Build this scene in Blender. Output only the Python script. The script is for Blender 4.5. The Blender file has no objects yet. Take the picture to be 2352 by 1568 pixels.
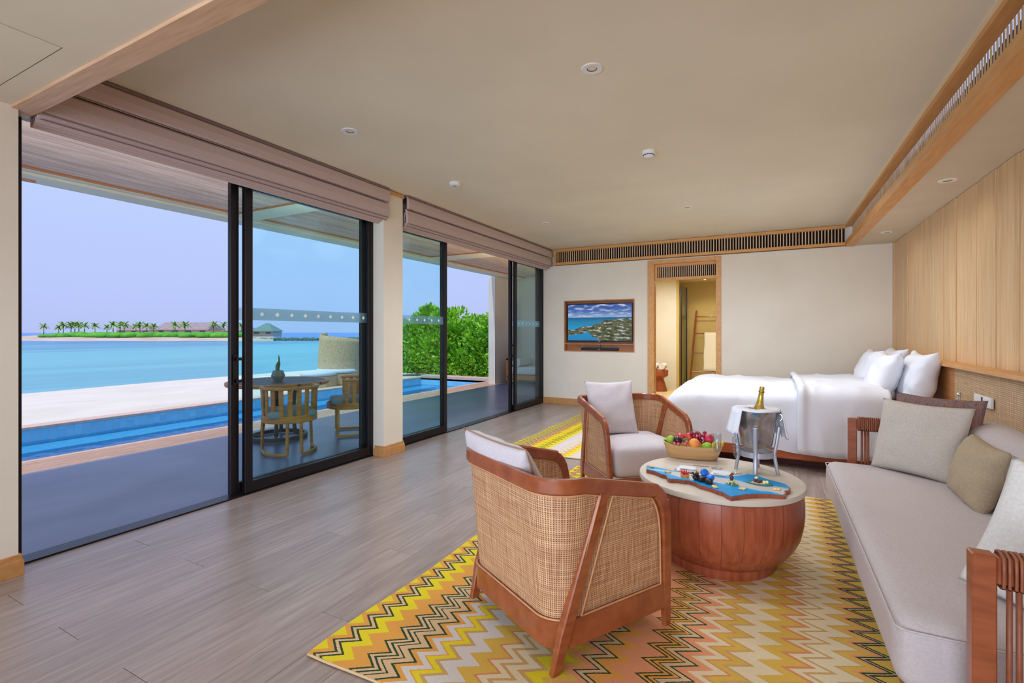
import bpy, bmesh, math, random
from mathutils import Vector, Matrix, noise
random.seed(7)
PI = math.pi
SC = bpy.context.scene
COL = SC.collection
sin, cos = math.sin, math.cos

def lin(c):
    return tuple((x/255/12.92 if x <= 10 else ((x/255+.055)/1.055)**2.4) for x in c) + (1,)

# ------------------------------------------------------------ camera, world, sun, lights, exposure
cam_d = bpy.data.cameras.new('camera'); cam = bpy.data.objects.new('camera', cam_d); COL.objects.link(cam)
cam_d.sensor_width = 36; cam_d.lens = 36*1120/2352; cam_d.shift_y = -21/2352
cam_d.clip_start = .05; cam_d.clip_end = 6000
cam.location = (0, 0, 1.37); cam.rotation_euler = (PI/2, 0, math.radians(27.86))
SC.camera = cam

w = bpy.data.worlds.new('sky'); SC.world = w; w.use_nodes = True
nt = w.node_tree; nt.nodes.clear()
tc = nt.nodes.new('ShaderNodeTexCoord'); sp = nt.nodes.new('ShaderNodeSeparateXYZ')
rp = nt.nodes.new('ShaderNodeValToRGB'); bg = nt.nodes.new('ShaderNodeBackground'); wo = nt.nodes.new('ShaderNodeOutputWorld')
nt.links.new(tc.outputs['Generated'], sp.inputs[0]); nt.links.new(sp.outputs[2], rp.inputs[0])
nt.links.new(rp.outputs[0], bg.inputs[0]); nt.links.new(bg.outputs[0], wo.inputs[0])
rp.color_ramp.elements[0].position = 0; rp.color_ramp.elements[0].color = lin((182, 196, 246))
rp.color_ramp.elements[1].position = 1; rp.color_ramp.elements[1].color = lin((180, 204, 255))
e = rp.color_ramp.elements.new(.06); e.color = lin((187, 202, 252))
e = rp.color_ramp.elements.new(.22); e.color = lin((190, 209, 255))
bg.inputs[1].default_value = 1.0

def light(name, kind, loc, rot, energy, col, **kw):
    d = bpy.data.lights.new(name, kind); d.energy = energy; d.color = col
    for k, v in kw.items(): setattr(d, k, v)
    o = bpy.data.objects.new(name, d); COL.objects.link(o); o.location = loc; o.rotation_euler = rot
    return o
light('sun', 'SUN', (0, 0, 10), (math.radians(25), math.radians(-4), 0), 2.5, (1, .95, .86), angle=.02)
# fill light added behind the camera to brighten the room
light('rear_fill_light', 'AREA', (-1.2, -2.35, 1.35), (-PI/2, 0, PI), 88, (.78, .87, 1), shape='RECTANGLE', size=4.6, size_y=2.3, spread=1.75)
for i, (x, y, e_) in enumerate(((-.947, 2.824, 62), (-2.2, 2.81, 45), (-.94, 4.6, 100), (-2.2, 4.6, 70), (-.923, 6.2, 118), (-2.2, 6.4, 125), (.3, 6.2, 90), (-.95, 1.3, 48))):
    light('downlight_fill_spot', 'SPOT', (x, y, 2.90), (0, 0, 0), e_, (.85, .91, 1), spot_size=3.0, spot_blend=1, shadow_soft_size=.25)  # spots for the ceiling downlights, others added without fittings to brighten the room
for y in (2.9, 5.305, 7.4): light('soffit_lamp', 'SPOT', (1.25, y, 2.60), (0, 0, 0), 5, (1, .92, .8), spot_size=2.8, spot_blend=1, shadow_soft_size=.2)
light('terrace_fill_light', 'AREA', (-4.25, 1.2, 2.25), (0, math.radians(180-35), 0), 32, (.93, .95, 1), shape='RECTANGLE', size=.12, size_y=6)  # added to brighten the terrace ceiling, no lamp of the place
light('terrace_fill_light_far', 'AREA', (-4.25, 8.4, 2.25), (0, math.radians(180-35), 0), 30, (1, .72, .36), shape='RECTANGLE', size=.12, size_y=7)  # warm fill added for the far slats, without any fitting
SC.view_settings.view_transform = 'Standard'; SC.view_settings.look = 'None'
SC.view_settings.exposure = 0; SC.view_settings.gamma = 1
SC.view_settings.use_curve_mapping = False
SC.cycles.max_bounces = 8; SC.cycles.diffuse_bounces = 5; SC.cycles.transparent_max_bounces = 24
SC.cycles.sample_clamp_indirect = 6; SC.cycles.caustics_reflective = False; SC.cycles.caustics_refractive = False

# ------------------------------------------------------------ materials
MATS = {}
def nodes(name):
    m = bpy.data.materials.new(name); m.use_nodes = True
    return m, m.node_tree, m.node_tree.nodes['Principled BSDF']
def math_n(nt, op, a, b=None, c=None):
    n = nt.nodes.new('ShaderNodeMath'); n.operation = op
    for i, v in enumerate((a, b, c)):
        if v is None: continue
        if isinstance(v, (int, float)): n.inputs[i].default_value = v
        else: nt.links.new(v, n.inputs[i])
    return n.outputs[0]
def mixc(nt, f, a, b, mode='MIX'):
    n = nt.nodes.new('ShaderNodeMix'); n.data_type = 'RGBA'; n.blend_type = mode
    for i, v in ((0, f), (6, a), (7, b)):
        if isinstance(v, (int, float)): n.inputs[i].default_value = v
        elif isinstance(v, tuple): n.inputs[i].default_value = v
        else: nt.links.new(v, n.inputs[i])
    return n.outputs[2]
def M(name, c, rough=.5, c2=None, ns=(1, 1, 1), nsc=5, det=3, rand=0, bump=0, bsc=None, bst=None, metal=0, spec=None, coat=0, emit=None, contrast=(.3, .7), sheen=0):
    """principled + stretched noise between c and c2, optional per-object value variation"""
    if name in MATS: return MATS[name]
    m, nt, p = nodes(name); MATS[name] = m
    p.inputs['Roughness'].default_value = rough; p.inputs['Metallic'].default_value = metal
    if spec is not None: p.inputs['Specular IOR Level'].default_value = spec
    if coat: p.inputs['Coat Weight'].default_value = coat; p.inputs['Coat Roughness'].default_value = .15
    if sheen: p.inputs['Sheen Weight'].default_value = sheen
    L = nt.links.new
    col = lin(c)
    if c2 or bump or rand:
        tc = nt.nodes.new('ShaderNodeTexCoord'); mp = nt.nodes.new('ShaderNodeMapping')
        mp.inputs['Scale'].default_value = ns; vec = tc.outputs['Object']
        oi = nt.nodes.new('ShaderNodeObjectInfo')
        if rand:
            va = nt.nodes.new('ShaderNodeVectorMath'); va.operation = 'ADD'
            cx = nt.nodes.new('ShaderNodeCombineXYZ'); r = math_n(nt, 'MULTIPLY', oi.outputs['Random'], 37.)
            for i in range(3): L(r, cx.inputs[i])
            L(vec, va.inputs[0]); L(cx.outputs[0], va.inputs[1]); vec = va.outputs[0]
        L(vec, mp.inputs[0])
        nz = nt.nodes.new('ShaderNodeTexNoise'); nz.inputs['Scale'].default_value = nsc; nz.inputs['Detail'].default_value = det
        L(mp.outputs[0], nz.inputs['Vector'])
        if c2:
            mr = nt.nodes.new('ShaderNodeMapRange'); mr.inputs[1].default_value = contrast[0]; mr.inputs[2].default_value = contrast[1]
            L(nz.outputs[0], mr.inputs[0]); col = mixc(nt, mr.outputs[0], lin(c), lin(c2))
        if rand:
            hs = nt.nodes.new('ShaderNodeHueSaturation')
            v = math_n(nt, 'MULTIPLY_ADD', oi.outputs['Random'], 2*rand, 1-rand); L(v, hs.inputs['Value'])
            if isinstance(col, tuple): hs.inputs['Color'].default_value = col
            else: L(col, hs.inputs['Color'])
            col = hs.outputs[0]
        if bump:
            b = nt.nodes.new('ShaderNodeBump'); b.inputs['Strength'].default_value = bump; b.inputs['Distance'].default_value = bst or .002
            src = nz.outputs[0]
            if bsc:
                n2 = nt.nodes.new('ShaderNodeTexNoise'); n2.inputs['Scale'].default_value = bsc; n2.inputs['Detail'].default_value = 2
                L(tc.outputs['Object'], n2.inputs['Vector']); src = n2.outputs[0]
            L(src, b.inputs['Height']); L(b.outputs[0], p.inputs['Normal'])
    if isinstance(col, tuple): p.inputs['Base Color'].default_value = col
    else: L(col, p.inputs['Base Color'])
    if emit: p.inputs['Emission Color'].default_value = lin(c); p.inputs['Emission Strength'].default_value = emit
    return m

plaster = M('plaster_cream', (240, 232, 216), .85, (232, 223, 206), nsc=1.5, bump=.08, bsc=60)
plaster_c = M('plaster_ceiling', (236, 228, 204), .9, (228, 220, 196), nsc=1.2)
plaster_o = M('plaster_outside_white', (226, 224, 218), .85, (216, 214, 206), nsc=2)
plaster_y = M('plaster_bathroom_sand', (206, 184, 122), .8, (198, 174, 112), nsc=2)
soffit_m = M('roof_beam_cream', (228, 226, 206), .85, (220, 216, 196), nsc=3)
oak_floor = M('floor_oak', (148, 131, 122), .3, (174, 157, 148), ns=(14, 1, 14), nsc=3, det=6, rand=.07, bump=.15, bst=.001, spec=.5)
oak_trim = M('trim_golden_oak', (224, 168, 104), .45, (206, 148, 84), ns=(8, 1, 8), nsc=4, det=5)
oak_trim_x = M('trim_golden_oak_across', (226, 168, 98), .45, (208, 148, 80), ns=(1, 8, 8), nsc=4, det=5)
oak_beam = M('board_pale_oak', (214, 176, 140), .5, (192, 150, 112), ns=(1, 14, 14), nsc=4, det=5)
oak_slat = M('slat_oak', (236, 206, 168), .5, (216, 178, 134), ns=(8, 8, 1), nsc=6, rand=.12)
oak_wall = M('wall_plank_ash', (234, 200, 154), .5, (214, 174, 126), ns=(16, 16, .8), nsc=3, det=6, rand=.09, bump=.1, bst=.001)
teak = M('teak_red', (160, 88, 50), .3, (134, 66, 36), ns=(3, 3, 12), nsc=3, det=5, coat=.3)
teak_y = M('teak_red_along', (160, 88, 50), .3, (134, 66, 36), ns=(3, 3, 3), nsc=5, det=5, coat=.3)
teak_st = M('table_stave_teak', (168, 88, 58), .34, (136, 64, 40), ns=(10, 10, .9), nsc=4, det=6, rand=.13, coat=.15)
teak_bed = M('bed_base_wood', (184, 96, 48), .4, (158, 78, 38), ns=(1, 10, 10), nsc=3, det=4)
bead_m = M('rattan_bead_pale', (212, 156, 108), .5, (196, 138, 92), nsc=30)
cord_m = M('cord_leather_brown', (150, 86, 54), .5, (128, 68, 42), nsc=20)
dark_void = M('void_dark', (24, 19, 17), .9)
blind_m = M('blind_linen_mauve', (206, 186, 182), .9, (194, 172, 168), nsc=160, det=2, bump=.2, bst=.001)
blind_d = M('blind_trim_dark', (136, 114, 112), .9)
metal_bk = M('frame_black_aluminium', (32, 27, 32), .35, metal=.4)
steel = M('steel_brushed', (196, 196, 200), .28, (176, 174, 176), nsc=8, metal=1)
steel_stand = M('stand_satin_aluminium', (178, 180, 188), .4, metal=.55)
chrome = M('chrome', (220, 220, 225), .12, metal=1)
white_pl = M('plastic_white', (236, 236, 234), .4)
black_pl = M('plastic_black', (20, 20, 22), .35)
linen_w = M('bed_linen_white', (226, 227, 234), .85, bump=.8, nsc=3, det=4, bst=.02)
linen_p = M('pillow_linen_white', (234, 235, 242), .85, bump=.8, nsc=6, det=3, bst=.012)
fab_seat = M('chair_cushion_lilac_grey', (204, 196, 200), .9, (196, 188, 192), nsc=80, bump=.3, bst=.002)
fab_sofa = M('sofa_linen_oatmeal', (198, 188, 188), .9, (186, 176, 174), nsc=120, bump=.3, bst=.0015)
fab_cream = M('cushion_cream', (196, 187, 176), .95, (184, 174, 162), nsc=90, bump=.4, bst=.002)
fab_beige = M('cushion_beige', (178, 160, 132), .95, (166, 148, 120), nsc=90, bump=.4, bst=.002)
fab_white = M('cushion_white', (228, 226, 220), .95, (216, 212, 206), nsc=90, bump=.4, bst=.002)
piping_m = M('piping_brown', (150, 122, 96), .9)
stone_top = M('table_top_cream_stone', (208, 197, 182), .45, (200, 188, 172), nsc=6, det=5)
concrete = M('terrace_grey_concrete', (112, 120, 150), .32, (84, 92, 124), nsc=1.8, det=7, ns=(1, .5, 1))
tile_bath = M('bathroom_floor_tile', (226, 206, 156), .4, (216, 194, 142), nsc=3)
deck_m = M('pool_deck_timber', (196, 160, 138), .55, (172, 134, 112), ns=(10, 1, 10), nsc=4, det=5, rand=.08)
coping_m = M('pool_coping_stone', (222, 190, 174), .6, (206, 172, 156), nsc=12)
slat_o = M('terrace_ceiling_slat', (218, 194, 180), .6, (176, 148, 134), ns=(12, .7, 12), nsc=3, det=5, rand=.14)
orange_w = M('roof_edge_orange_wood', (190, 118, 52), .5)
sand_m = M('beach_sand', (226, 216, 204), .95, (214, 203, 190), nsc=.8, det=8, bump=.3, bst=.03)
dry_teak = M('outdoor_teak_golden', (220, 144, 68), .5, (184, 108, 46), nsc=8, ns=(1, 1, 6), det=4)
dark_teak = M('outdoor_table_dark', (92, 74, 66), .5, (72, 56, 50), nsc=8)
wicker_o = M('outdoor_wicker', (224, 194, 154), .8, (160, 128, 92), nsc=60, det=2)
leaf_m = M('leaf_green', (172, 226, 62), .45, (92, 168, 36), nsc=2.2, det=2)
leaf_y = M('leaf_yellow_green', (196, 206, 60), .5, (226, 214, 90), nsc=2)
stem_m = M('stem_brown', (128, 104, 72), .8)
palm_g = M('palm_frond_green', (120, 164, 74), .6, (156, 180, 96), nsc=.6, rand=.15)
hedge_m = M('island_hedge', (96, 186, 30), .7, (52, 140, 24), nsc=.5, det=6)
thatch_m = M('roof_thatch_grey', (170, 152, 156), .9, (150, 132, 136), nsc=1, ns=(1, 1, 4))
grass_roof = M('roof_hut_green_grey', (126, 150, 146), .9, (110, 134, 128), nsc=1.5)
rock_m = M('breakwater_rock', (92, 118, 104), .9, (58, 84, 78), nsc=1.2, det=5)
isle_sand = M('island_sand', (208, 190, 182), .95, (188, 164, 140), nsc=.15, ns=(1, 1, 8), det=4)

def glass_mat(name, tint, gl=.06, rough=0):
    m = bpy.data.materials.new(name); m.use_nodes = True; nt = m.node_tree; nt.nodes.clear()
    t = nt.nodes.new('ShaderNodeBsdfTransparent'); t.inputs[0].default_value = tint
    g = nt.nodes.new('ShaderNodeBsdfGlossy'); g.inputs['Roughness'].default_value = rough
    f = nt.nodes.new('ShaderNodeLayerWeight'); f.inputs[0].default_value = .5
    mx = nt.nodes.new('ShaderNodeMixShader'); o = nt.nodes.new('ShaderNodeOutputMaterial')
    nt.links.new(math_n(nt, 'MULTIPLY_ADD', math_n(nt, 'POWER', f.outputs[1], 5.), .75, gl), mx.inputs[0]); nt.links.new(t.outputs[0], mx.inputs[1]); nt.links.new(g.outputs[0], mx.inputs[2])
    nt.links.new(mx.outputs[0], o.inputs[0]); MATS[name] = m; return m
glass_door = glass_mat('glass_tinted_cyan', (.905, 1, 1, 1), .010)
glass_clear = glass_mat('glass_clear', (.93, .95, .97, 1), .05)
champagne = glass_mat('champagne', (.975, .95, .93, 1), .03)
frost = glass_mat('glass_frosted_band', (.80, .90, .90, 1), .03, .4)
def frosted():
    m, nt, p = nodes('frosted_film'); o = nt.nodes['Material Output']
    nt.nodes.remove(p); p = nt.nodes.new('ShaderNodeBsdfTranslucent'); p.inputs[0].default_value = lin((236, 246, 240))
    t = nt.nodes.new('ShaderNodeBsdfTransparent'); mx = nt.nodes.new('ShaderNodeMixShader'); mx.inputs[0].default_value = .34
    nt.links.new(t.outputs[0], mx.inputs[1]); nt.links.new(p.outputs[0], mx.inputs[2]); nt.links.new(mx.outputs[0], o.inputs[0])
    return m
film_m = frosted()
film_d = M('frosted_film_diamond', (232, 244, 250), .6)

def cane_mat(name, ca, cb, freq=230, streak=.5):
    m, nt, p = nodes(name); MATS[name] = m; L = nt.links.new
    p.inputs['Roughness'].default_value = .6
    uv = nt.nodes.new('ShaderNodeUVMap'); s = nt.nodes.new('ShaderNodeSeparateXYZ'); L(uv.outputs[0], s.inputs[0])
    def st(scale):
        mp = nt.nodes.new('ShaderNodeMapping'); mp.inputs['Scale'].default_value = scale; L(uv.outputs[0], mp.inputs[0])
        n = nt.nodes.new('ShaderNodeTexNoise'); n.inputs['Scale'].default_value = 1; n.inputs['Detail'].default_value = 3; L(mp.outputs[0], n.inputs['Vector']); return n.outputs[0]
    nu = st((4, freq*.6, 1)); nv = st((freq*.6, 4, 1))
    def strand(c, wob):
        x = math_n(nt, 'MULTIPLY_ADD', wob, .8, math_n(nt, 'MULTIPLY', c, freq))
        return math_n(nt, 'ABSOLUTE', math_n(nt, 'SINE', math_n(nt, 'MULTIPLY', x, PI/2)))
    a = strand(s.outputs[0], nu); b = strand(s.outputs[1], nv)
    mx = math_n(nt, 'MAXIMUM', a, b)
    h = nt.nodes.new('ShaderNodeMapRange'); h.inputs[1].default_value = .45; h.inputs[2].default_value = .98; L(mx, h.inputs[0])
    tone = math_n(nt, 'MULTIPLY', math_n(nt, 'ADD', nu, nv), .5)
    tr = nt.nodes.new('ShaderNodeMapRange'); tr.inputs[1].default_value = .36; tr.inputs[2].default_value = .62; L(tone, tr.inputs[0])
    c1 = mixc(nt, tr.outputs[0], lin(cb), lin(ca))
    dark = tuple(int(x*.62) for x in cb)
    L(mixc(nt, h.outputs[0], lin(dark), c1), p.inputs['Base Color'])
    bp = nt.nodes.new('ShaderNodeBump'); bp.inputs['Strength'].default_value = .5; bp.inputs['Distance'].default_value = .002
    L(mx, bp.inputs['Height']); L(bp.outputs[0], p.inputs['Normal'])
    return m
cane = cane_mat('cane_weave', (236, 192, 146), (176, 120, 82))
cane_in = cane_mat('cane_weave_inside', (206, 140, 88), (164, 98, 56))
cane_head = cane_mat('cane_weave_headboard', (232, 200, 154), (196, 156, 112), freq=150)

def knit_mat():
    m, nt, p = nodes('knit_multicolour'); L = nt.links.new; p.inputs['Roughness'].default_value = .95
    tc = nt.nodes.new('ShaderNodeTexCoord'); mp = nt.nodes.new('ShaderNodeMapping'); mp.inputs['Scale'].default_value = (34, 34, 7); L(tc.outputs['Object'], mp.inputs[0])
    n = nt.nodes.new('ShaderNodeTexNoise'); n.inputs['Scale'].default_value = 1.5; L(mp.outputs[0], n.inputs['Vector'])
    r = nt.nodes.new('ShaderNodeValToRGB'); cr = r.color_ramp
    cr.elements[0].position = .3; cr.elements[0].color = lin((74, 88, 104)); cr.elements[1].position = .72; cr.elements[1].color = lin((140, 122, 118))
    for q, c in ((.4, (118, 92, 82)), (.5, (146, 98, 80)), (.58, (98, 98, 112)), (.65, (112, 84, 76))): e = cr.elements.new(q); e.color = lin(c)
    L(n.outputs[0], r.inputs[0]); L(r.outputs[0], p.inputs['Base Color']); return m
knit_m = knit_mat()
def patch_mat():
    m, nt, p = nodes('knit_patch_bright'); L = nt.links.new; p.inputs['Roughness'].default_value = .95
    tc = nt.nodes.new('ShaderNodeTexCoord')
    n = nt.nodes.new('ShaderNodeTexNoise'); n.inputs['Scale'].default_value = 70; L(tc.outputs['Object'], n.inputs['Vector'])
    n2 = nt.nodes.new('ShaderNodeTexNoise'); n2.inputs['Scale'].default_value = 7; L(tc.outputs['Object'], n2.inputs['Vector'])
    r = nt.nodes.new('ShaderNodeValToRGB'); cr = r.color_ramp
    cr.elements[0].position = .3; cr.elements[0].color = lin((30, 130, 160)); cr.elements[1].position = .75; cr.elements[1].color = lin((232, 214, 200))
    for q, c in ((.42, (90, 150, 180)), (.5, (200, 140, 140)), (.58, (120, 150, 180))): e = cr.elements.new(q); e.color = lin(c)
    L(math_n(nt, 'MULTIPLY_ADD', n2.outputs[0], .4, math_n(nt, 'MULTIPLY', n.outputs[0], .62)), r.inputs[0]); L(r.outputs[0], p.inputs['Base Color']); return m
patch_m = patch_mat()

def rug_mat(name, bands, period, y0, amp0, amp1):
    """bands: list of (start position, colour); zigzag weave along Y"""
    m, nt, p = nodes(name); L = nt.links.new; p.inputs['Roughness'].default_value = .95; p.inputs['Specular IOR Level'].default_value = .2
    tc = nt.nodes.new('ShaderNodeTexCoord'); s = nt.nodes.new('ShaderNodeSeparateXYZ'); L(tc.outputs['Object'], s.inputs[0])
    X, Y = s.outputs[0], s.outputs[1]
    wn = nt.nodes.new('ShaderNodeTexNoise'); wn.inputs['Scale'].default_value = 3; L(tc.outputs['Object'], wn.inputs['Vector'])
    Yw = math_n(nt, 'MULTIPLY_ADD', wn.outputs[0], .03, Y)
    tri = math_n(nt, 'MULTIPLY', math_n(nt, 'PINGPONG', math_n(nt, 'SUBTRACT', Yw, y0+.015), period/2), 2/period)
    b0, b1 = bands[0][0], bands[-1][0]+.06
    A = math_n(nt, 'MULTIPLY_ADD', X, (amp1-amp0)/(b1-b0), amp0-(amp1-amp0)/(b1-b0)*b0)
    mp = nt.nodes.new('ShaderNodeMapping'); mp.inputs['Scale'].default_value = (30, 300, 1); L(tc.outputs['Object'], mp.inputs[0])
    n = nt.nodes.new('ShaderNodeTexNoise'); n.inputs['Scale'].default_value = 1; L(mp.outputs[0], n.inputs['Vector'])
    jit = math_n(nt, 'MULTIPLY', math_n(nt, 'SUBTRACT', n.outputs[0], .5), .012)
    S = math_n(nt, 'ADD', math_n(nt, 'SUBTRACT', X, math_n(nt, 'MULTIPLY', A, tri)), jit)
    outs, chunks = [], [bands[i:i+30] for i in range(0, len(bands), 30)]
    for ch in chunks:
        c0 = ch[0][0]; c1 = ch[-1][0]+.1
        mr = nt.nodes.new('ShaderNodeMapRange'); mr.inputs[1].default_value = c0; mr.inputs[2].default_value = c1; L(S, mr.inputs[0])
        r = nt.nodes.new('ShaderNodeValToRGB'); cr = r.color_ramp; cr.interpolation = 'CONSTANT'
        cr.elements[0].position = 0; cr.elements[0].color = lin(ch[0][1]); cr.elements.remove(cr.elements[1])
        for q, c in ch[1:]: e = cr.elements.new((q-c0)/(c1-c0)); e.color = lin(c)
        L(mr.outputs[0], r.inputs[0]); outs.append((c0, r.outputs[0]))
    col = outs[0][1]
    for c0, o in outs[1:]: col = mixc(nt, math_n(nt, 'GREATER_THAN', S, c0), col, o)
    n3 = nt.nodes.new('ShaderNodeTexNoise'); n3.inputs['Scale'].default_value = 350; L(tc.outputs['Object'], n3.inputs['Vector'])
    col = mixc(nt, .35, col, mixc(nt, n3.outputs[0], (.2, .2, .2, 1), (1.55, 1.55, 1.55, 1)), 'MULTIPLY')
    L(col, p.inputs['Base Color'])
    bp = nt.nodes.new('ShaderNodeBump'); bp.inputs['Strength'].default_value = .35; bp.inputs['Distance'].default_value = .003; L(n3.outputs[0], bp.inputs['Height']); L(bp.outputs[0], p.inputs['Normal'])
    return m
YL, OR, GR, TN = (226, 206, 40), (222, 158, 74), (48, 72, 44), (214, 180, 136)
LG, GD, RU, SA, CR, BR = (212, 204, 194), (214, 174, 78), (212, 138, 92), (224, 152, 108), (222, 204, 166), (200, 160, 100)
rug_bands = [(-2.0, YL), (-1.75, OR), (-1.714, GR), (-1.698, TN), (-1.674, GR), (-1.658, YL), (-1.60, OR), (-1.508, GR), (-1.492, TN), (-1.468, GR),
    (-1.453, TN), (-1.432, GR), (-1.417, TN), (-1.378, GR), (-1.362, OR), (-1.325, LG), (-1.285, OR), (-1.27, YL), (-1.235, BR), (-1.205, LG),
    (-1.125, GD), (-1.045, RU), (-1.025, CR), (-.985, BR), (-.955, CR), (-.90, BR), (-.87, YL), (-.80, GD), (-.75, SA), (-.705, GR),
    (-.69, TN), (-.663, GR), (-.648, OR), (-.59, SA), (-.482, GR), (-.468, OR), (-.447, GR), (-.433, OR), (-.412, GR), (-.398, TN), (-.365, GR), (-.35, SA),
    (-.295, CR), (-.245, RU), (-.228, GD), (-.178, BR), (-.155, CR), (-.055, GD), (.035, RU), (.062, CR), (.11, BR), (.135, CR), (.225, BR), (.24, GD), (.285, SA), (.311, GR),
    (.329, TN), (.342, GR), (.362, GD), (.5, OR)]
rug1_m = rug_mat('rug_kilim_zigzag', rug_bands, .1035, 1.536, .068, .108)
YB = (232, 208, 40); WH = (216, 206, 210)
rug2_m = rug_mat('rug_kilim_yellow', [(-3.0, YL), (-2.80, GR), (-2.785, TN), (-2.755, GR), (-2.74, YL), (-2.715, GR), (-2.70, TN), (-2.67, GR), (-2.655, TN), (-2.62, GR), (-2.60, OR), (-2.55, YB), (-2.46, GR), (-2.445, YL), (-2.42, GR), (-2.40, YB),
    (-2.32, WH), (-2.18, YL), (-2.16, WH), (-2.10, OR), (-2.07, YB), (-1.98, WH), (-1.86, YB), (-1.8, OR), (-1.7, YB), (-1.6, WH), (-1.4, GR), (-1.3, YB)], .1035, 5.0, .07, .09)

def tile_mat(name, ca, cb, sc=10):
    m, nt, p = nodes(name); L = nt.links.new; p.inputs['Roughness'].default_value = .3
    tc = nt.nodes.new('ShaderNodeTexCoord'); b = nt.nodes.new('ShaderNodeTexBrick')
    s = nt.nodes.new('ShaderNodeSeparateXYZ'); L(tc.outputs['Object'], s.inputs[0]); cx = nt.nodes.new('ShaderNodeCombineXYZ')
    L(math_n(nt, 'ADD', s.outputs[0], s.outputs[2]), cx.inputs[0]); L(s.outputs[1], cx.inputs[1])
    b.offset = 0; b.inputs['Scale'].default_value = sc; b.inputs['Brick Width'].default_value = 1; b.inputs['Row Height'].default_value = 1; b.inputs['Mortar Size'].default_value = .05
    b.inputs['Color1'].default_value = lin(ca); b.inputs['Color2'].default_value = lin(cb); b.inputs['Mortar'].default_value = lin((170, 190, 210))
    L(cx.outputs[0], b.inputs['Vector']); L(b.outputs[0], p.inputs['Base Color']); return m
pool_tile = tile_mat('pool_tile_blue', (120, 200, 240), (140, 214, 248))
def water_mat(name, tint, sc, bump, gl=1.0):
    m = bpy.data.materials.new(name); m.use_nodes = True; nt = m.node_tree; nt.nodes.clear(); L = nt.links.new
    t = nt.nodes.new('ShaderNodeBsdfTransparent'); t.inputs[0].default_value = tint
    g = nt.nodes.new('ShaderNodeBsdfGlossy'); g.inputs['Roughness'].default_value = .03
    f = nt.nodes.new('ShaderNodeFresnel'); f.inputs[0].default_value = 1.33
    tc = nt.nodes.new('ShaderNodeTexCoord'); n = nt.nodes.new('ShaderNodeTexNoise'); n.inputs['Scale'].default_value = sc; L(tc.outputs['Object'], n.inputs['Vector'])
    b = nt.nodes.new('ShaderNodeBump'); b.inputs['Strength'].default_value = bump; b.inputs['Distance'].default_value = .02; L(n.outputs[0], b.inputs['Height'])
    L(b.outputs[0], g.inputs['Normal']); L(b.outputs[0], f.inputs['Normal'])
    mx = nt.nodes.new('ShaderNodeMixShader'); o = nt.nodes.new('ShaderNodeOutputMaterial')
    L(math_n(nt, 'MULTIPLY', f.outputs[0], gl), mx.inputs[0]); L(t.outputs[0], mx.inputs[1]); L(g.outputs[0], mx.inputs[2]); L(mx.outputs[0], o.inputs[0]); return m
pool_water = water_mat('pool_water', (.56, .87, .98, 1), 5, .2, .6)
def sea_mat():
    m, nt, p = nodes('sea_turquoise'); L = nt.links.new; p.inputs['Roughness'].default_value = .3; p.inputs['Specular IOR Level'].default_value = .12
    tc = nt.nodes.new('ShaderNodeTexCoord'); s = nt.nodes.new('ShaderNodeSeparateXYZ'); L(tc.outputs['Object'], s.inputs[0])
    d = math_n(nt, 'MULTIPLY', s.outputs[0], -1.)
    n = nt.nodes.new('ShaderNodeTexNoise'); n.inputs['Scale'].default_value = .06; n.inputs['Detail'].default_value = 5
    mp = nt.nodes.new('ShaderNodeMapping'); mp.inputs['Scale'].default_value = (3, .5, 1); L(tc.outputs['Object'], mp.inputs[0]); L(mp.outputs[0], n.inputs['Vector'])
    dd = math_n(nt, 'MULTIPLY_ADD', math_n(nt, 'SUBTRACT', n.outputs[0], .5), 90., d)
    mr = nt.nodes.new('ShaderNodeMapRange'); mr.inputs[1].default_value = 20; mr.inputs[2].default_value = 270; L(dd, mr.inputs[0])
    r = nt.nodes.new('ShaderNodeValToRGB'); cr = r.color_ramp; L(mr.outputs[0], r.inputs[0])
    cr.elements[0].position = 0; cr.elements[0].color = lin((112, 180, 190)); cr.elements[1].position = 1; cr.elements[1].color = lin((70, 130, 205))
    for q, c in ((.04, (88, 162, 178)), (.12, (96, 178, 188)), (.22, (84, 168, 186)), (.28, (62, 130, 168)), (.33, (82, 166, 186)), (.40, (60, 124, 168)), (.46, (60, 140, 196)), (.7, (60, 124, 200))): e = cr.elements.new(q); e.color = lin(c)
    L(r.outputs[0], p.inputs['Base Color'])
    n2 = nt.nodes.new('ShaderNodeTexNoise'); n2.inputs['Scale'].default_value = 1.2; n2.inputs['Detail'].default_value = 4; L(tc.outputs['Object'], n2.inputs['Vector'])
    b = nt.nodes.new('ShaderNodeBump'); b.inputs['Strength'].default_value = .5; b.inputs['Distance'].default_value = .15; L(n2.outputs[0], b.inputs['Height']); L(b.outputs[0], p.inputs['Normal'])
    return m
sea_m = sea_mat()
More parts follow.
